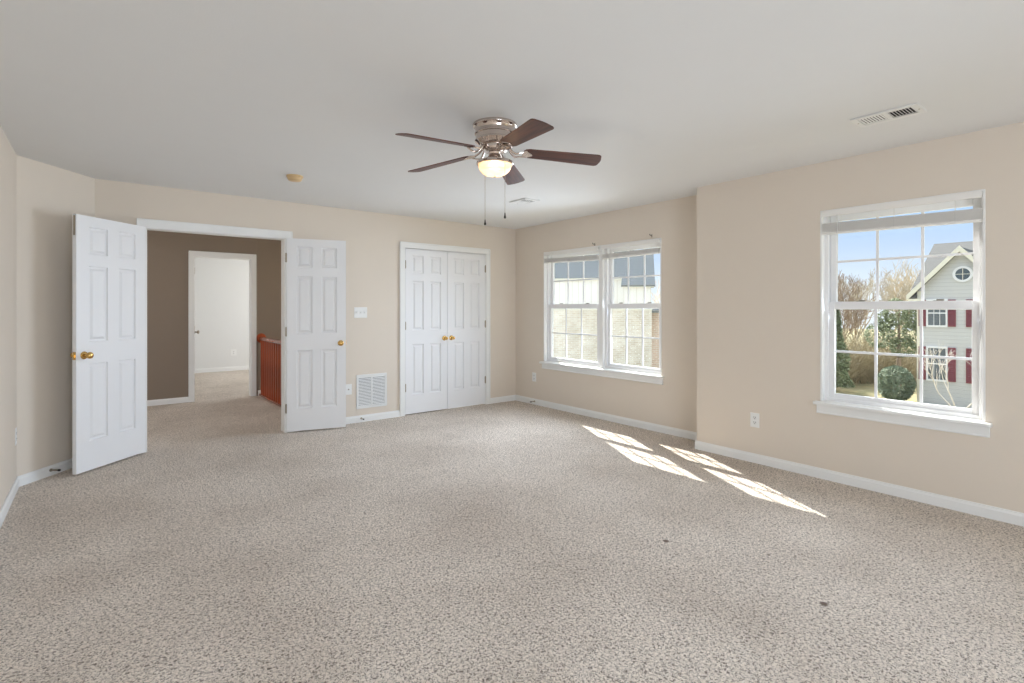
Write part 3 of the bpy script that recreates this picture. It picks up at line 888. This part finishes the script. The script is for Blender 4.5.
# return air grille low on the back wall
g = empty('return_air_grille', (2.492, BY, 0.35))
tag(g, 'white louvred return air grille low on the back wall beside the closet', 'air grille')
hw, hh = 0.186, 0.196
f = MB(); bd = 0.026
f.box((-hw,-0.008,-hh),(hw,0,-hh+bd)); f.box((-hw,-0.008,hh-bd),(hw,0,hh)); f.box((-hw,-0.008,-hh+bd),(-hw+bd,0,hh-bd)); f.box((hw-bd,-0.008,-hh+bd),(hw,0,hh-bd)); f.box((-0.010,-0.008,-hh+bd),(0.010,0,hh-bd))
f.build('frame', M['grille'], g, bevel=0.003)
MB().box((-hw+bd,-0.0012,-hh+bd),(hw-bd,-0.0004,hh-bd)).build('duct_shade', M['slot'], g)  # dark backing stands in for shade between the louvres
lv = {}
for a, b in ((-hw+bd, -0.010), (0.010, hw-bd)):
    l = MB()
    for i in range(20):
        zc = -hh+bd+(2*hh-2*bd)*(i+0.5)/20
        l.obox(((a+b)/2, -0.0045, zc), ((b-a)/2, 0, 0), (0, 0.0030, 0.0058), (0, -0.0006, 0.0003))
    l.build('louvre', M['grille'], g)

# wall plates; local: plate in the xz plane, facing -y
def plate_base(name, loc, rz, w, h, label, cat, group=None):
    e = MB()
    e.box((-w/2, -0.004, -h/2), (w/2, 0, h/2))
    o = e.build(name, M['plate'], bevel=0.003)
    o.location = loc; o.rotation_euler = (0, 0, rz)
    tag(o, label, cat, group)
    return o
sw = plate_base('light_switch', (2.357, BY, 1.264), 0, 0.155, 0.122, 'white triple light switch on the back wall above the grille', 'light switch')
for i in (-1, 0, 1):
    MB().box((i*0.046-0.011, -0.006, -0.020), (i*0.046+0.011, -0.003, 0.020)).build('switch_surround', M['grille'], sw)
    MB().obox((i*0.046, -0.010, 0.004), (0.0045, 0, 0), (0, 0.0065, 0.003), (0, -0.002, 0.0045)).build('toggle', M['plate'], sw)
def outlet(loc, rz, label, w=0.078, h=0.122):
    o = plate_base('wall_outlet', loc, rz, w, h, label, 'outlet', 'wall outlets')
    for s in (-1, 1):
        r = MB().box((-0.016, -0.0058, s*0.021-0.014), (0.016, -0.0035, s*0.021+0.014)).build('receptacle', M['grille'], o, bevel=0.004)
        MB().box((-0.0085, -0.0064, s*0.021-0.001), (-0.0055, -0.0055, s*0.021+0.009)).box((0.0055, -0.0064, s*0.021-0.001), (0.0085, -0.0055, s*0.021+0.009)).box((-0.003, -0.0064, s*0.021-0.011), (0.003, -0.0055, s*0.021-0.006)).build('slot', M['slot'], r)
    return o
outlet((BX, 2.185, 0.362), -PI/2, 'white duplex outlet on the right wall left of the single window')
outlet((RX, 5.385, 0.372), -PI/2, 'white duplex outlet on the wall under the far end of the double window')
outlet((LX, 5.19, 0.385), PI/2, 'white duplex outlet low on the left wall', 0.075, 0.12)
outlet((2.20, 12.2, 0.38), 0, 'white outlet on the bedroom wall seen through the far doorway', 0.11, 0.13)
cx = plate_base('cable_outlet', (2.215, BY, 0.390), 0, 0.075, 0.12, 'white cable socket plate beside the folded back door', 'cable outlet')
MB().lathe([(0.0,-0.016),(0.0045,-0.016),(0.0045,-0.006),(0.008,-0.006),(0.008,-0.003)], 12, (0,0,0), 'y').build('cable_jack', M['steel'], cx, smooth=True)

# spring door stops on the baseboards
def door_stop(loc, ang, label, tip):
    e = empty('door_stop', loc, ang)
    tag(e, label, 'door stop', 'baseboard door stops')
    MB().lathe([(0.0, 0.0), (0.012, 0.0), (0.012, 0.004), (0.006, 0.008), (0.0, 0.008)], 16, axis='x').build('base', M['steel'], e, smooth=True)
    pts = [(0.006+0.056*i/120, 0.0052*math.cos(i*2*PI/8), 0.0052*math.sin(i*2*PI/8)) for i in range(121)]
    MB().tube(pts, 0.0012, 5).build('spring', M['steel'], e, smooth=True)
    MB().lathe([(0.0, 0.060), (0.008, 0.060), (0.0085, 0.072), (0.006, 0.077), (0.0, 0.078)], 14, axis='x').build('rubber_tip', tip, e, smooth=True)
    return e
nd = math.atan2(-0.66, 0.75)
dd = Vector((-0.035-LX, BY-5.25, 0)).normalized(); nn = Vector((dd.y, -dd.x, 0))
p = Vector((LX, 5.25, 0))+dd*0.26+nn*0.015
door_stop((p.x, p.y, 0.045), math.atan2(nn.y, nn.x), 'spring door stop on the diagonal baseboard behind the open door', M['rubber'])
door_stop((2.36, BY-0.015, 0.045), -PI/2, 'spring door stop on the back baseboard under the grille', M['rubber'])
door_stop((RX-0.015, 5.36, 0.045), PI, 'spring door stop on the baseboard near the far corner', M['rubber'])
# little brackets left above the double window
for (y, zz, lab) in ((4.275, 2.078, 'small dark metal bracket above the middle of the double window'), (3.452, 2.092, 'small dark metal bracket above the right end of the double window')):
    e = empty('curtain_bracket', (RX, y, zz))
    tag(e, lab, 'bracket', 'curtain brackets')
    MB().box((-0.003, -0.009, -0.016), (0, 0.009, 0.016)).build('back_plate', M['steel'], e, bevel=0.001)
    MB().tube([(-0.003, 0, 0.004), (-0.03, 0, 0.004), (-0.036, 0, 0.010), (-0.038, 0, 0.018)], 0.0035, 8).build('hook', M['rubber'], e, smooth=True)

# ------------------------------------------------------------------ stair railing in the hall
rl = empty('stair_railing', (1.905, HY, 0))
tag(rl, 'orange oak stair railing with square balusters beyond the double doorway', 'railing')
R0, R1 = -0.01, -2.45
MB().box((-0.03, R1, -0.002), (0.03, R0+0.03, 0.028)).build('shoe_rail', M['rail_wood'], rl, bevel=0.005)
def rail_prof():
    prof = [(-0.030,0.835),(-0.022,0.828),(0.022,0.828),(0.030,0.835),(0.033,0.855),(0.028,0.872),(0.014,0.885),(-0.014,0.885),(-0.028,0.872),(-0.033,0.855)]
    k = len(prof); mb = MB()
    vs = [(x, y, zz) for y in (R0+0.03, R1) for x, zz in prof]
    return mb.add(vs, [(i,(i+1)%k,(i+1)%k+k,i+k) for i in range(k)]+[tuple(range(k-1,-1,-1)), tuple(range(k, 2*k))])
rail_prof().build('handrail', M['rail_wood'], rl, bevel=0.002)
MB().lathe([(0.0,0.0),(0.062,0.0),(0.072,-0.006),(0.072,-0.018),(0.060,-0.028),(0.0,-0.028)], 28, (0, 0.022, 0.862), 'y').build('rosette', M['cherry'], rl, smooth=True)
b0 = None
for i in range(20):
    y = -0.06-i*0.118
    if b0 is None:
        b0 = MB().box((-0.016, -0.016, 0.026), (0.016, 0.016, 0.832)).build('baluster', M['cherry'], rl, bevel=0.003); b = b0
    else:
        b = b0.copy(); C.objects.link(b); b.parent = rl
    b.location = (0, y, 0)

# ------------------------------------------------------------------ outdoors
random.seed(7)
GZ = -2.9
struct(MB().box((5.2, -60, GZ-0.4), (120, 90, GZ)).build('lawn', M['lawn']), 'winter lawn outside below the windows', 'lawn')

def prism_roof(mb, pts_low, pts_high, t=0.12):
    """sloped slab between an eave edge and an upper edge"""
    a, b = [Vector(p) for p in pts_low]; c, d = [Vector(p) for p in pts_high]
    n = (b-a).cross(d-a).normalized()
    if n.z < 0: n = -n
    top = [a, b, c, d]; bot = [q-n*t for q in top]
    mb.add(top+bot, [(0,1,2,3),(7,6,5,4),(0,4,5,1),(1,5,6,2),(2,6,7,3),(3,7,4,0)])
M['concrete'] = mat('pale_concrete', srgb(222, 218, 208), 0.9, var=0.08, scale=2)
struct(MB().add([(5.4, 4.5, GZ+0.03), (18.5, 13.0, GZ+0.03), (9.5, 27.0, GZ+0.03), (5.4, 27.0, GZ+0.03)], [(0, 1, 2, 3)]).build('bounce_ground', M['concrete']), 'unseen pale ground added to bounce light onto the brick house', 'bounce_ground')  # added pale reflector on the ground, brightens the brick house front
# white house seen through the single window
hs = empty('white_house', (28, 5.3, GZ))
tag(hs, 'white sided house with burgundy shutters and round gable window', 'house')
def hp(x, y, zz): return (x-28, y-5.3, zz-GZ)
w = MB()
gy, pk, ft = 5.34, 3.72, 2.05        # gable centre, peak and foot heights
y0, y1 = 3.85, 6.83
k = 8
front = [hp(28, y1, GZ), hp(28, y0, GZ), hp(28, y0, ft), hp(28, gy, pk), hp(28, y1, ft)]
back = [(p[0]+7, p[1], p[2]) for p in front]
w.add(front+back, [(0,1,2,3,4),(9,8,7,6,5)]+[(i,(i+1)%5,(i+1)%5+5,i+5) for i in range(5)])
w.box(hp(28.35, -5, GZ), hp(35, y0+0.01, 1.9))
w.build('wall', M['siding_white'], hs)
w2 = MB()   # gable end triangle under the main roof
w2.add([hp(28.05, 6.80, 1.9), hp(35.9, 6.80, 1.9), hp(32, 6.80, 4.35), hp(28.05, 6.70, 1.9), hp(35.9, 6.70, 1.9), hp(32, 6.70, 4.35)],
       [(0,1,2),(5,4,3),(0,3,4,1),(1,4,5,2),(2,5,3,0)]).build('gable_wall', M['siding_white'], hs)
rf = MB()
sr = (4.45-1.78)/4.25
prism_roof(rf, (hp(28.5, 7.12, 1.78+0.75*sr), hp(28.5, 3.5, 1.78+0.75*sr)), (hp(32, 3.5, 4.45), hp(32, 7.12, 4.45)))
prism_roof(rf, (hp(27.95, 3.55, 1.78+0.2*sr), hp(27.95, -5.3, 1.78+0.2*sr)), (hp(32, -5.3, 4.45), hp(32, 3.55, 4.45)))
prism_roof(rf, (hp(27.75, 7.12, 1.78), hp(27.75, 6.84, 1.78)), (hp(28.6, 6.84, 1.78+0.85*sr), hp(28.6, 7.12, 1.78+0.85*sr)))
prism_roof(rf, (hp(36.2, 7.12, 1.78), hp(36.2, -5.3, 1.78)), (hp(32, -5.3, 4.45), hp(32, 7.12, 4.45)))
rf.build('roof', M['shingle_white_house'], hs)
gr = MB()
sl = (pk-ft)/(y1-gy)
ov = 0.30
for s in (1, -1):
    ye = gy+s*(y1-gy+ov); ze = ft-ov*sl+0.10
    prism_roof(gr, (hp(27.72, ye, ze), hp(31.5, ye, ze)), (hp(31.5, gy, pk+0.13), hp(27.72, gy, pk+0.13)), 0.10)
gr.build('gable_roof', M['shingle_white_house'], hs)
tr = MB()
for s in (1, -1):
    ye = gy+s*(y1-gy+ov); ze = ft-ov*sl+0.02
    a = Vector(hp(27.68, ye, ze-0.10)); b = Vector(hp(27.68, gy, pk+0.03-0.10))
    for q0, q1 in ((0.0, 0.26),):
        vs = [a, b, b+Vector((0,0,0.24)), a+Vector((0,0,0.24))]
        vs2 = [v+Vector((0.06,0,0)) for v in vs]
        tr.add(vs+vs2, [(0,1,2,3),(7,6,5,4),(0,4,5,1),(1,5,6,2),(2,6,7,3),(3,7,4,0)])
    # soffit return at the foot
    tr.box(hp(27.70, ye-s*0.05, ze-0.20), hp(28.02, ye-s*0.55, ze-0.02))
tr.box(hp(27.96, y1-0.02, GZ), hp(28.0, y1-0.20, ft)); tr.box(hp(27.96, y0+0.02, GZ), hp(28.0, y0+0.18, ft))
tr.build('gable_trim', M['siding_trim'], hs)
ow = MB().lathe([(0.24, 0.0), (0.33, 0.0), (0.33, -0.05), (0.24, -0.05), (0.24, 0.0)], 36, hp(27.99, 5.28, 2.72), 'x').build('round_window', M['vinyl'], hs, smooth=True)
og = MB().lathe([(0.0, -0.02), (0.25, -0.02), (0.25, 0.0), (0.0, 0.0)], 36, hp(27.99, 5.28, 2.72), 'x').build('pane', M['dark_glass'], ow)
MB().box(hp(27.95, 5.27, 2.49), hp(27.97, 5.29, 2.95)).box(hp(27.95, 5.05, 2.71), hp(27.97, 5.51, 2.73)).build('muntin', M['siding_trim'], ow)
win0 = None
def house_window(yc, zb, zt):
    wf = MB()
    ya, yb = yc-0.30, yc+0.30
    wf.box(hp(27.94, ya-0.06, zb-0.08), hp(28.0, ya, zt+0.08)); wf.box(hp(27.94, yb, zb-0.08), hp(28.0, yb+0.06, zt+0.08))
    wf.box(hp(27.94, ya, zt), hp(28.0, yb, zt+0.08)); wf.box(hp(27.94, ya, zb-0.08), hp(28.0, yb, zb))
    wf.box(hp(27.95, ya, (zb+zt)/2-0.025), hp(27.99, yb, (zb+zt)/2+0.025))
    for i in (1, 2): wf.box(hp(27.955, ya+0.2*i-0.008, zb), hp(27.985, ya+0.2*i+0.008, zt))
    o = wf.build('window', M['vinyl'], hs)
    MB().box(hp(27.975, ya, zb), hp(27.995, yb, zt)).build('pane', M['dark_glass'], o)
def shutter(yc, zb, zt):
    s = MB(); hwid = 0.125
    s.box(hp(27.94, yc-hwid, zb), hp(28.0, yc-hwid+0.03, zt)); s.box(hp(27.94, yc+hwid-0.03, zb), hp(28.0, yc+hwid, zt))
    for zz in (zb, (zb+zt)/2-0.03, zt-0.06): s.box(hp(27.94, yc-hwid+0.03, zz), hp(28.0, yc+hwid-0.03, zz+0.06))
    n = 18
    for i in range(n):
        zc = zb+(zt-zb)*(i+0.5)/n
        s.obox(hp(27.965, yc, zc), (0, hwid-0.03, 0), (0.012, 0, 0.026), (0.003, 0, -0.002))
    s.box(hp(27.985, yc-hwid+0.02, zb+0.01), hp(27.998, yc+hwid-0.02, zt-0.01))
    s.build('shutter', M['shutter'], hs)
for zb, zt in ((0.58, 1.62), (-1.73, -0.40)):
    for yc in (6.13, 4.55):
        house_window(yc, zb, zt)
        for s in (-1, 1): shutter(yc+s*0.50, zb-0.05, zt+0.05)

# cream board and tan brick house seen through the double window; local x runs away from us, y to the left
bh = empty('brick_house', (19.2, 14.29, GZ), math.radians(36.65))
tag(bh, 'cream boarded house with grey roof and tan brick lower storey outside the double window', 'house')
def bp_(x, y, zz): return (x, y, zz-GZ)
MB().box(bp_(0.0, 0, 1.25), bp_(3.0, 1.17, 2.42)).build('bay_wall', M['board_cream'], bh)
bw = MB().box(bp_(0.70, 1.17, 1.25), bp_(7.6, 14, 2.78))
bw.box(bp_(2.9, 0.05, 1.25), bp_(7.6, 1.2, 2.6))
bw.build('board_wall', M['board_cream'], bh)
MB().box(bp_(3.6, 1.16, 2.7), bp_(7.6, 14, 5.7)).build('upper_wall', M['board_cream'], bh)
MB().box(bp_(-0.05, -0.04, GZ), bp_(7.6, 14, 1.27)).build('brick_wall', M['brick_tan'], bh)
r = MB()
def slab(mb, a, b, c, d, t=0.10): prism_roof(mb, (bp_(*a), bp_(*b)), (bp_(*c), bp_(*d)), t)
slab(r, (0.60, -0.17, 2.74), (0.60, 14.2, 2.74), (3.6, 14.2, 4.3), (3.6, -0.12, 4.3))
slab(r, (-0.16, -0.19, 2.345), (-0.16, 1.29, 2.345), (0.62, 1.29, 2.75), (0.62, -0.17, 2.75))
slab(r, (7.9, -0.17, 2.6), (7.9, 1.3, 2.6), (3.6, 1.3, 4.3), (3.6, -0.12, 4.3))
slab(r, (3.3, 1.0, 5.65), (3.3, 14.2, 5.65), (5.6, 14.2, 6.8), (5.6, 1.0, 6.8)); slab(r, (7.9, 1.0, 5.65), (7.9, 14.2, 5.65), (5.6, 14.2, 6.8), (5.6, 1.0, 6.8))
r.build('roof', M['shingle_grey'], bh)
MB().box(bp_(-0.12, -0.15, 2.24), bp_(-0.05, 1.26, 2.34)).box(bp_(0.60, 1.27, 2.60), bp_(0.67, 14, 2.72)).box(bp_(-0.09, -0.06, 1.21), bp_(-0.04, 14, 1.30)).build('fascia', M['siding_trim'], bh)
MB().box(bp_(-0.10, 0.1, 0.70), bp_(-0.05, 0.75, 0.76)).build('ledge', M['brick_tan'], bh)
MB().box(bp_(0.5, -2.4, GZ), bp_(6.0, -0.04, 1.22)).build('brick_wing', M['brick_red'], bh)
rw = MB(); slab(rw, (0.35, -2.55, 1.2), (0.35, -0.04, 1.2), (3.2, -0.04, 1.36), (3.2, -2.55, 1.36)); slab(rw, (6.2, -2.55, 1.2), (6.2, -0.04, 1.2), (3.2, -0.04, 1.36), (3.2, -2.55, 1.36))
rw.build('wing_roof', M['shingle_grey'], bh)
for yc in (7.2, 10.4):
    f = MB(); zb, zt = -1.35, 0.15
    f.box(bp_(-0.11, yc-0.46, zb-0.07), bp_(-0.04, yc+0.46, zb)); f.box(bp_(-0.11, yc-0.46, zt), bp_(-0.04, yc+0.46, zt+0.08))
    f.box(bp_(-0.09, yc-0.46, zb), bp_(-0.04, yc-0.40, zt)); f.box(bp_(-0.09, yc+0.40, zb), bp_(-0.04, yc+0.46, zt)); f.box(bp_(-0.08, yc-0.4, -0.63), bp_(-0.04, yc+0.4, -0.58))
    o = f.build('window', M['siding_trim'], bh)
    MB().box(bp_(-0.065, yc-0.4, zb), bp_(-0.045, yc+0.4, zt)).build('pane', M['dark_glass'], o)

# trees: recursive bare crowns
def grow(mb, p, d, L, r, depth, rnd, spread=0.5, up=0.12, kids=(2, 3), segs=3, minr=0.004, shrink=0.74):
    pts = [Vector(p)]; d = Vector(d).normalized()
    for i in range(segs):
        d = (d+Vector((rnd.uniform(-1,1), rnd.uniform(-1,1), rnd.uniform(-0.6,1)))*0.16+Vector((0,0,up*0.4))).normalized()
        pts.append(pts[-1]+d*(L/segs))
    mb.tube(pts, [max(minr, r*(1-0.35*i/segs)) for i in range(segs+1)], 5 if depth > 2 else (4 if depth > 1 else 3), cap=depth == 0)
    if depth <= 0: return
    n = rnd.randint(*kids)
    for i in range(n):
        t = rnd.choice(range(1, segs+1)) if i else segs
        q = pts[t]
        a = d.orthogonal().normalized()
        a.rotate(Matrix.Rotation(rnd.uniform(0, 2*PI), 3, d))
        nd = (d+a*rnd.uniform(spread*0.6, spread*1.3)+Vector((0,0,up))).normalized()
        grow(mb, q, nd, L*shrink*rnd.uniform(0.8, 1.15), max(minr, r*0.6), depth-1, rnd, spread, up, kids, max(2, segs-1), minr, shrink)
def bare_tree(loc, h, seed, m, label, group=None, depth=5, trunk=0.3, spread=0.55, stems=1, name='bare_tree', minr=0.010, kids=(2, 3)):
    rnd = random.Random(seed)
    e = empty(name, loc)
    tag(e, label, 'tree', group)
    t = MB(); c = MB()
    th = h*trunk
    for s in range(stems):
        d0 = Vector((0,0,1)) if stems == 1 else Vector((0.15*math.cos(2.4*s), (0.75, 0.28, -0.7)[s % 3], 1)).normalized()
        r0 = h*0.013*(1 if stems == 1 else 0.7)
        tp = Vector((0,0,-0.05))+d0*th
        t.tube([(0,0,-0.05), tuple(d0*th*0.5+Vector((rnd.uniform(-.03,.03)*h*0.3, rnd.uniform(-.03,.03)*h*0.3, 0))), tuple(tp)], [r0, r0*0.9, r0*0.8], 7)
        for j in range(3 if stems == 1 else 2):
            a = rnd.uniform(0, 2*PI)
            grow(c, tp, d0+Vector((math.cos(a), math.sin(a), 0))*0.45, h*0.24, r0*0.62, depth, rnd, spread, 0.1, kids, 3, minr)
    t.build('trunk', m, e); c.build('crown', m, e)
    return e
woods = 'bare trees in the woods'
lab_w = 'bare leafless tree in the thin woods behind the neighbouring lawn'
# (x, y) spots beyond the lawn
spots = [(41.5, 10.2, 6.3), (47.5, 13.0, 7.0), (41, 14.6, 6.2), (50, 16.4, 7.6), (43.5, 20.2, 6.4), (53, 8.6, 7.6), (50, 22.0, 7.0), (56, 13.2, 8.0), (56, 18.4, 8.0), (39.0, 24.5, 6.2)]
for i, (x, y, h) in enumerate(spots):
    bare_tree((x, y, GZ), h*1.14, 20+i, (M['bark'], M['bark_tan'], M['bark_dark'])[i % 3], lab_w, woods, depth=5, trunk=0.16, spread=0.6, minr=0.012, kids=(2, 4))
bare_tree((26.3, 5.1, GZ), 3.1, 91, M['bark_pale'], 'small pale-barked tree with forked stems before the white house', depth=3, trunk=0.34, spread=0.5, stems=3, name='crape_myrtle', minr=0.006)
bare_tree((33, 23.2, GZ), 7.0, 92, M['bark_pale'], 'pale leafless tree beyond the right end of the brick house', depth=4, trunk=0.3, spread=0.5, minr=0.010)

def leafy(name, loc, label, cat, fn, n, size, m, seed, stem=None, stem_m=None):
    rnd = random.Random(seed)
    e = empty(name, loc); tag(e, label, cat)
    mb = MB()
    for i in range(n):
        p, nrm = fn(rnd)
        p = Vector(p)
        a = Vector((rnd.uniform(-1,1), rnd.uniform(-1,1), rnd.uniform(-1,1))).normalized()
        b = a.orthogonal().normalized(); s = size*rnd.uniform(0.6, 1.3)
        a = a*s; b = b*s*0.45
        mb.add([p-a, p+b+nrm*s*0.1, p+a, p-b-nrm*s*0.1], [(0,1,2,3)])
    mb.build('foliage', m, e)
    if stem: stem.build('trunk', stem_m or M['bark_dark'], e)
    return e
def ball(rx, rz, zc):
    def fn(rnd):
        v = Vector((rnd.gauss(0,1), rnd.gauss(0,1), rnd.gauss(0,1))).normalized()
        r = rnd.uniform(0.55, 1.0)**0.35
        if v.z*rz*r+zc < 0.02: v.z = abs(v.z)
        return (v.x*rx*r, v.y*rx*r, zc+v.z*rz*r), v
    return fn
def cone(rb, h, z0):
    def fn(rnd):
        t = rnd.random()**1.4
        a = rnd.uniform(0, 2*PI); lump = 1+0.25*math.sin(3*a+t*14)
        r = rb*(1-t)**0.7*lump*rnd.uniform(0.35, 1.0)**0.5
        return (r*math.cos(a), r*math.sin(a), z0+h*t), Vector((math.cos(a), math.sin(a), 0.3))
    return fn
def lumps(cs):
    fs = [(ball(r, rz, zc), Vector((x, y, 0))) for x, y, zc, r, rz in cs]
    def fn(rnd):
        f, o = fs[rnd.randrange(len(fs))]
        p, n = f(rnd)
        return Vector(p)+o, n
    return fn
leafy('round_bush', (27.6, 7.50, GZ+0.06), 'clipped round green bush beside the white house', 'bush', ball(0.70, 0.80, 0.80), 4200, 0.07, M['leaf_bush'], 3,
      MB().tube([(0,0,-0.12),(0,0,0.6)], [0.05, 0.03], 8))
leafy('evergreen_tree', (32, 8.55, GZ), 'dark green evergreen tree rising left of the white house', 'tree', lumps([(0, 0, 3.1, 0.85, 0.9), (0.2, -0.75, 2.9, 0.7, 0.75), (-0.2, 0.8, 2.8, 0.65, 0.7), (0, 0.15, 4.0, 0.5, 0.75), (0.1, -0.6, 3.75, 0.45, 0.6), (0, 0.65, 3.5, 0.4, 0.55), (0, -1.15, 3.4, 0.35, 0.5), (0, -0.2, 2.2, 0.6, 0.5)]), 5600, 0.075, M['leaf'], 4,
      MB().tube([(0,0,-0.1),(0,0,4.2)], [0.14, 0.03], 8))
leafy('evergreen_shrub', (29.2, 10.5, GZ), 'dark green shrub at the left edge of the woods', 'shrub', cone(0.7, 4.2, 0.3), 4200, 0.10, M['leaf'], 5,
      MB().tube([(0,0,-0.1),(0,0,3.4)], [0.08, 0.02], 8))
# tangled brush at the wood's edge
rnd = random.Random(11)
br = MB()
for i in range(4200):
    x = rnd.uniform(31.0, 37); y = rnd.uniform(8.6, 0.62*x)
    if math.hypot(x-32, y-8.55) < 2.2: continue
    h = rnd.uniform(1.0, 3.2)
    p = Vector((x, y, GZ)); pts = [p]
    d = Vector((rnd.uniform(-0.5,0.5), rnd.uniform(-0.5,0.5), 1))
    for s in range(3):
        d = (d+Vector((rnd.uniform(-0.5,0.5), rnd.uniform(-0.5,0.5), rnd.uniform(-0.2,0.1)))).normalized()
        pts.append(pts[-1]+d*h/3)
    br.tube(pts, [0.022, 0.016, 0.012, 0.008], 3, cap=False)
    for s in range(3):
        q = pts[rnd.randint(1, 3)]
        e2 = q+Vector((rnd.uniform(-1,1), rnd.uniform(-1,1), rnd.uniform(0,1)))*0.7
        br.tube([q, e2], [0.010, 0.006], 3, cap=False)
tag(br.build('undergrowth', M['brush']), 'tangled dry brush at the edge of the woods', 'undergrowth', kind='stuff')
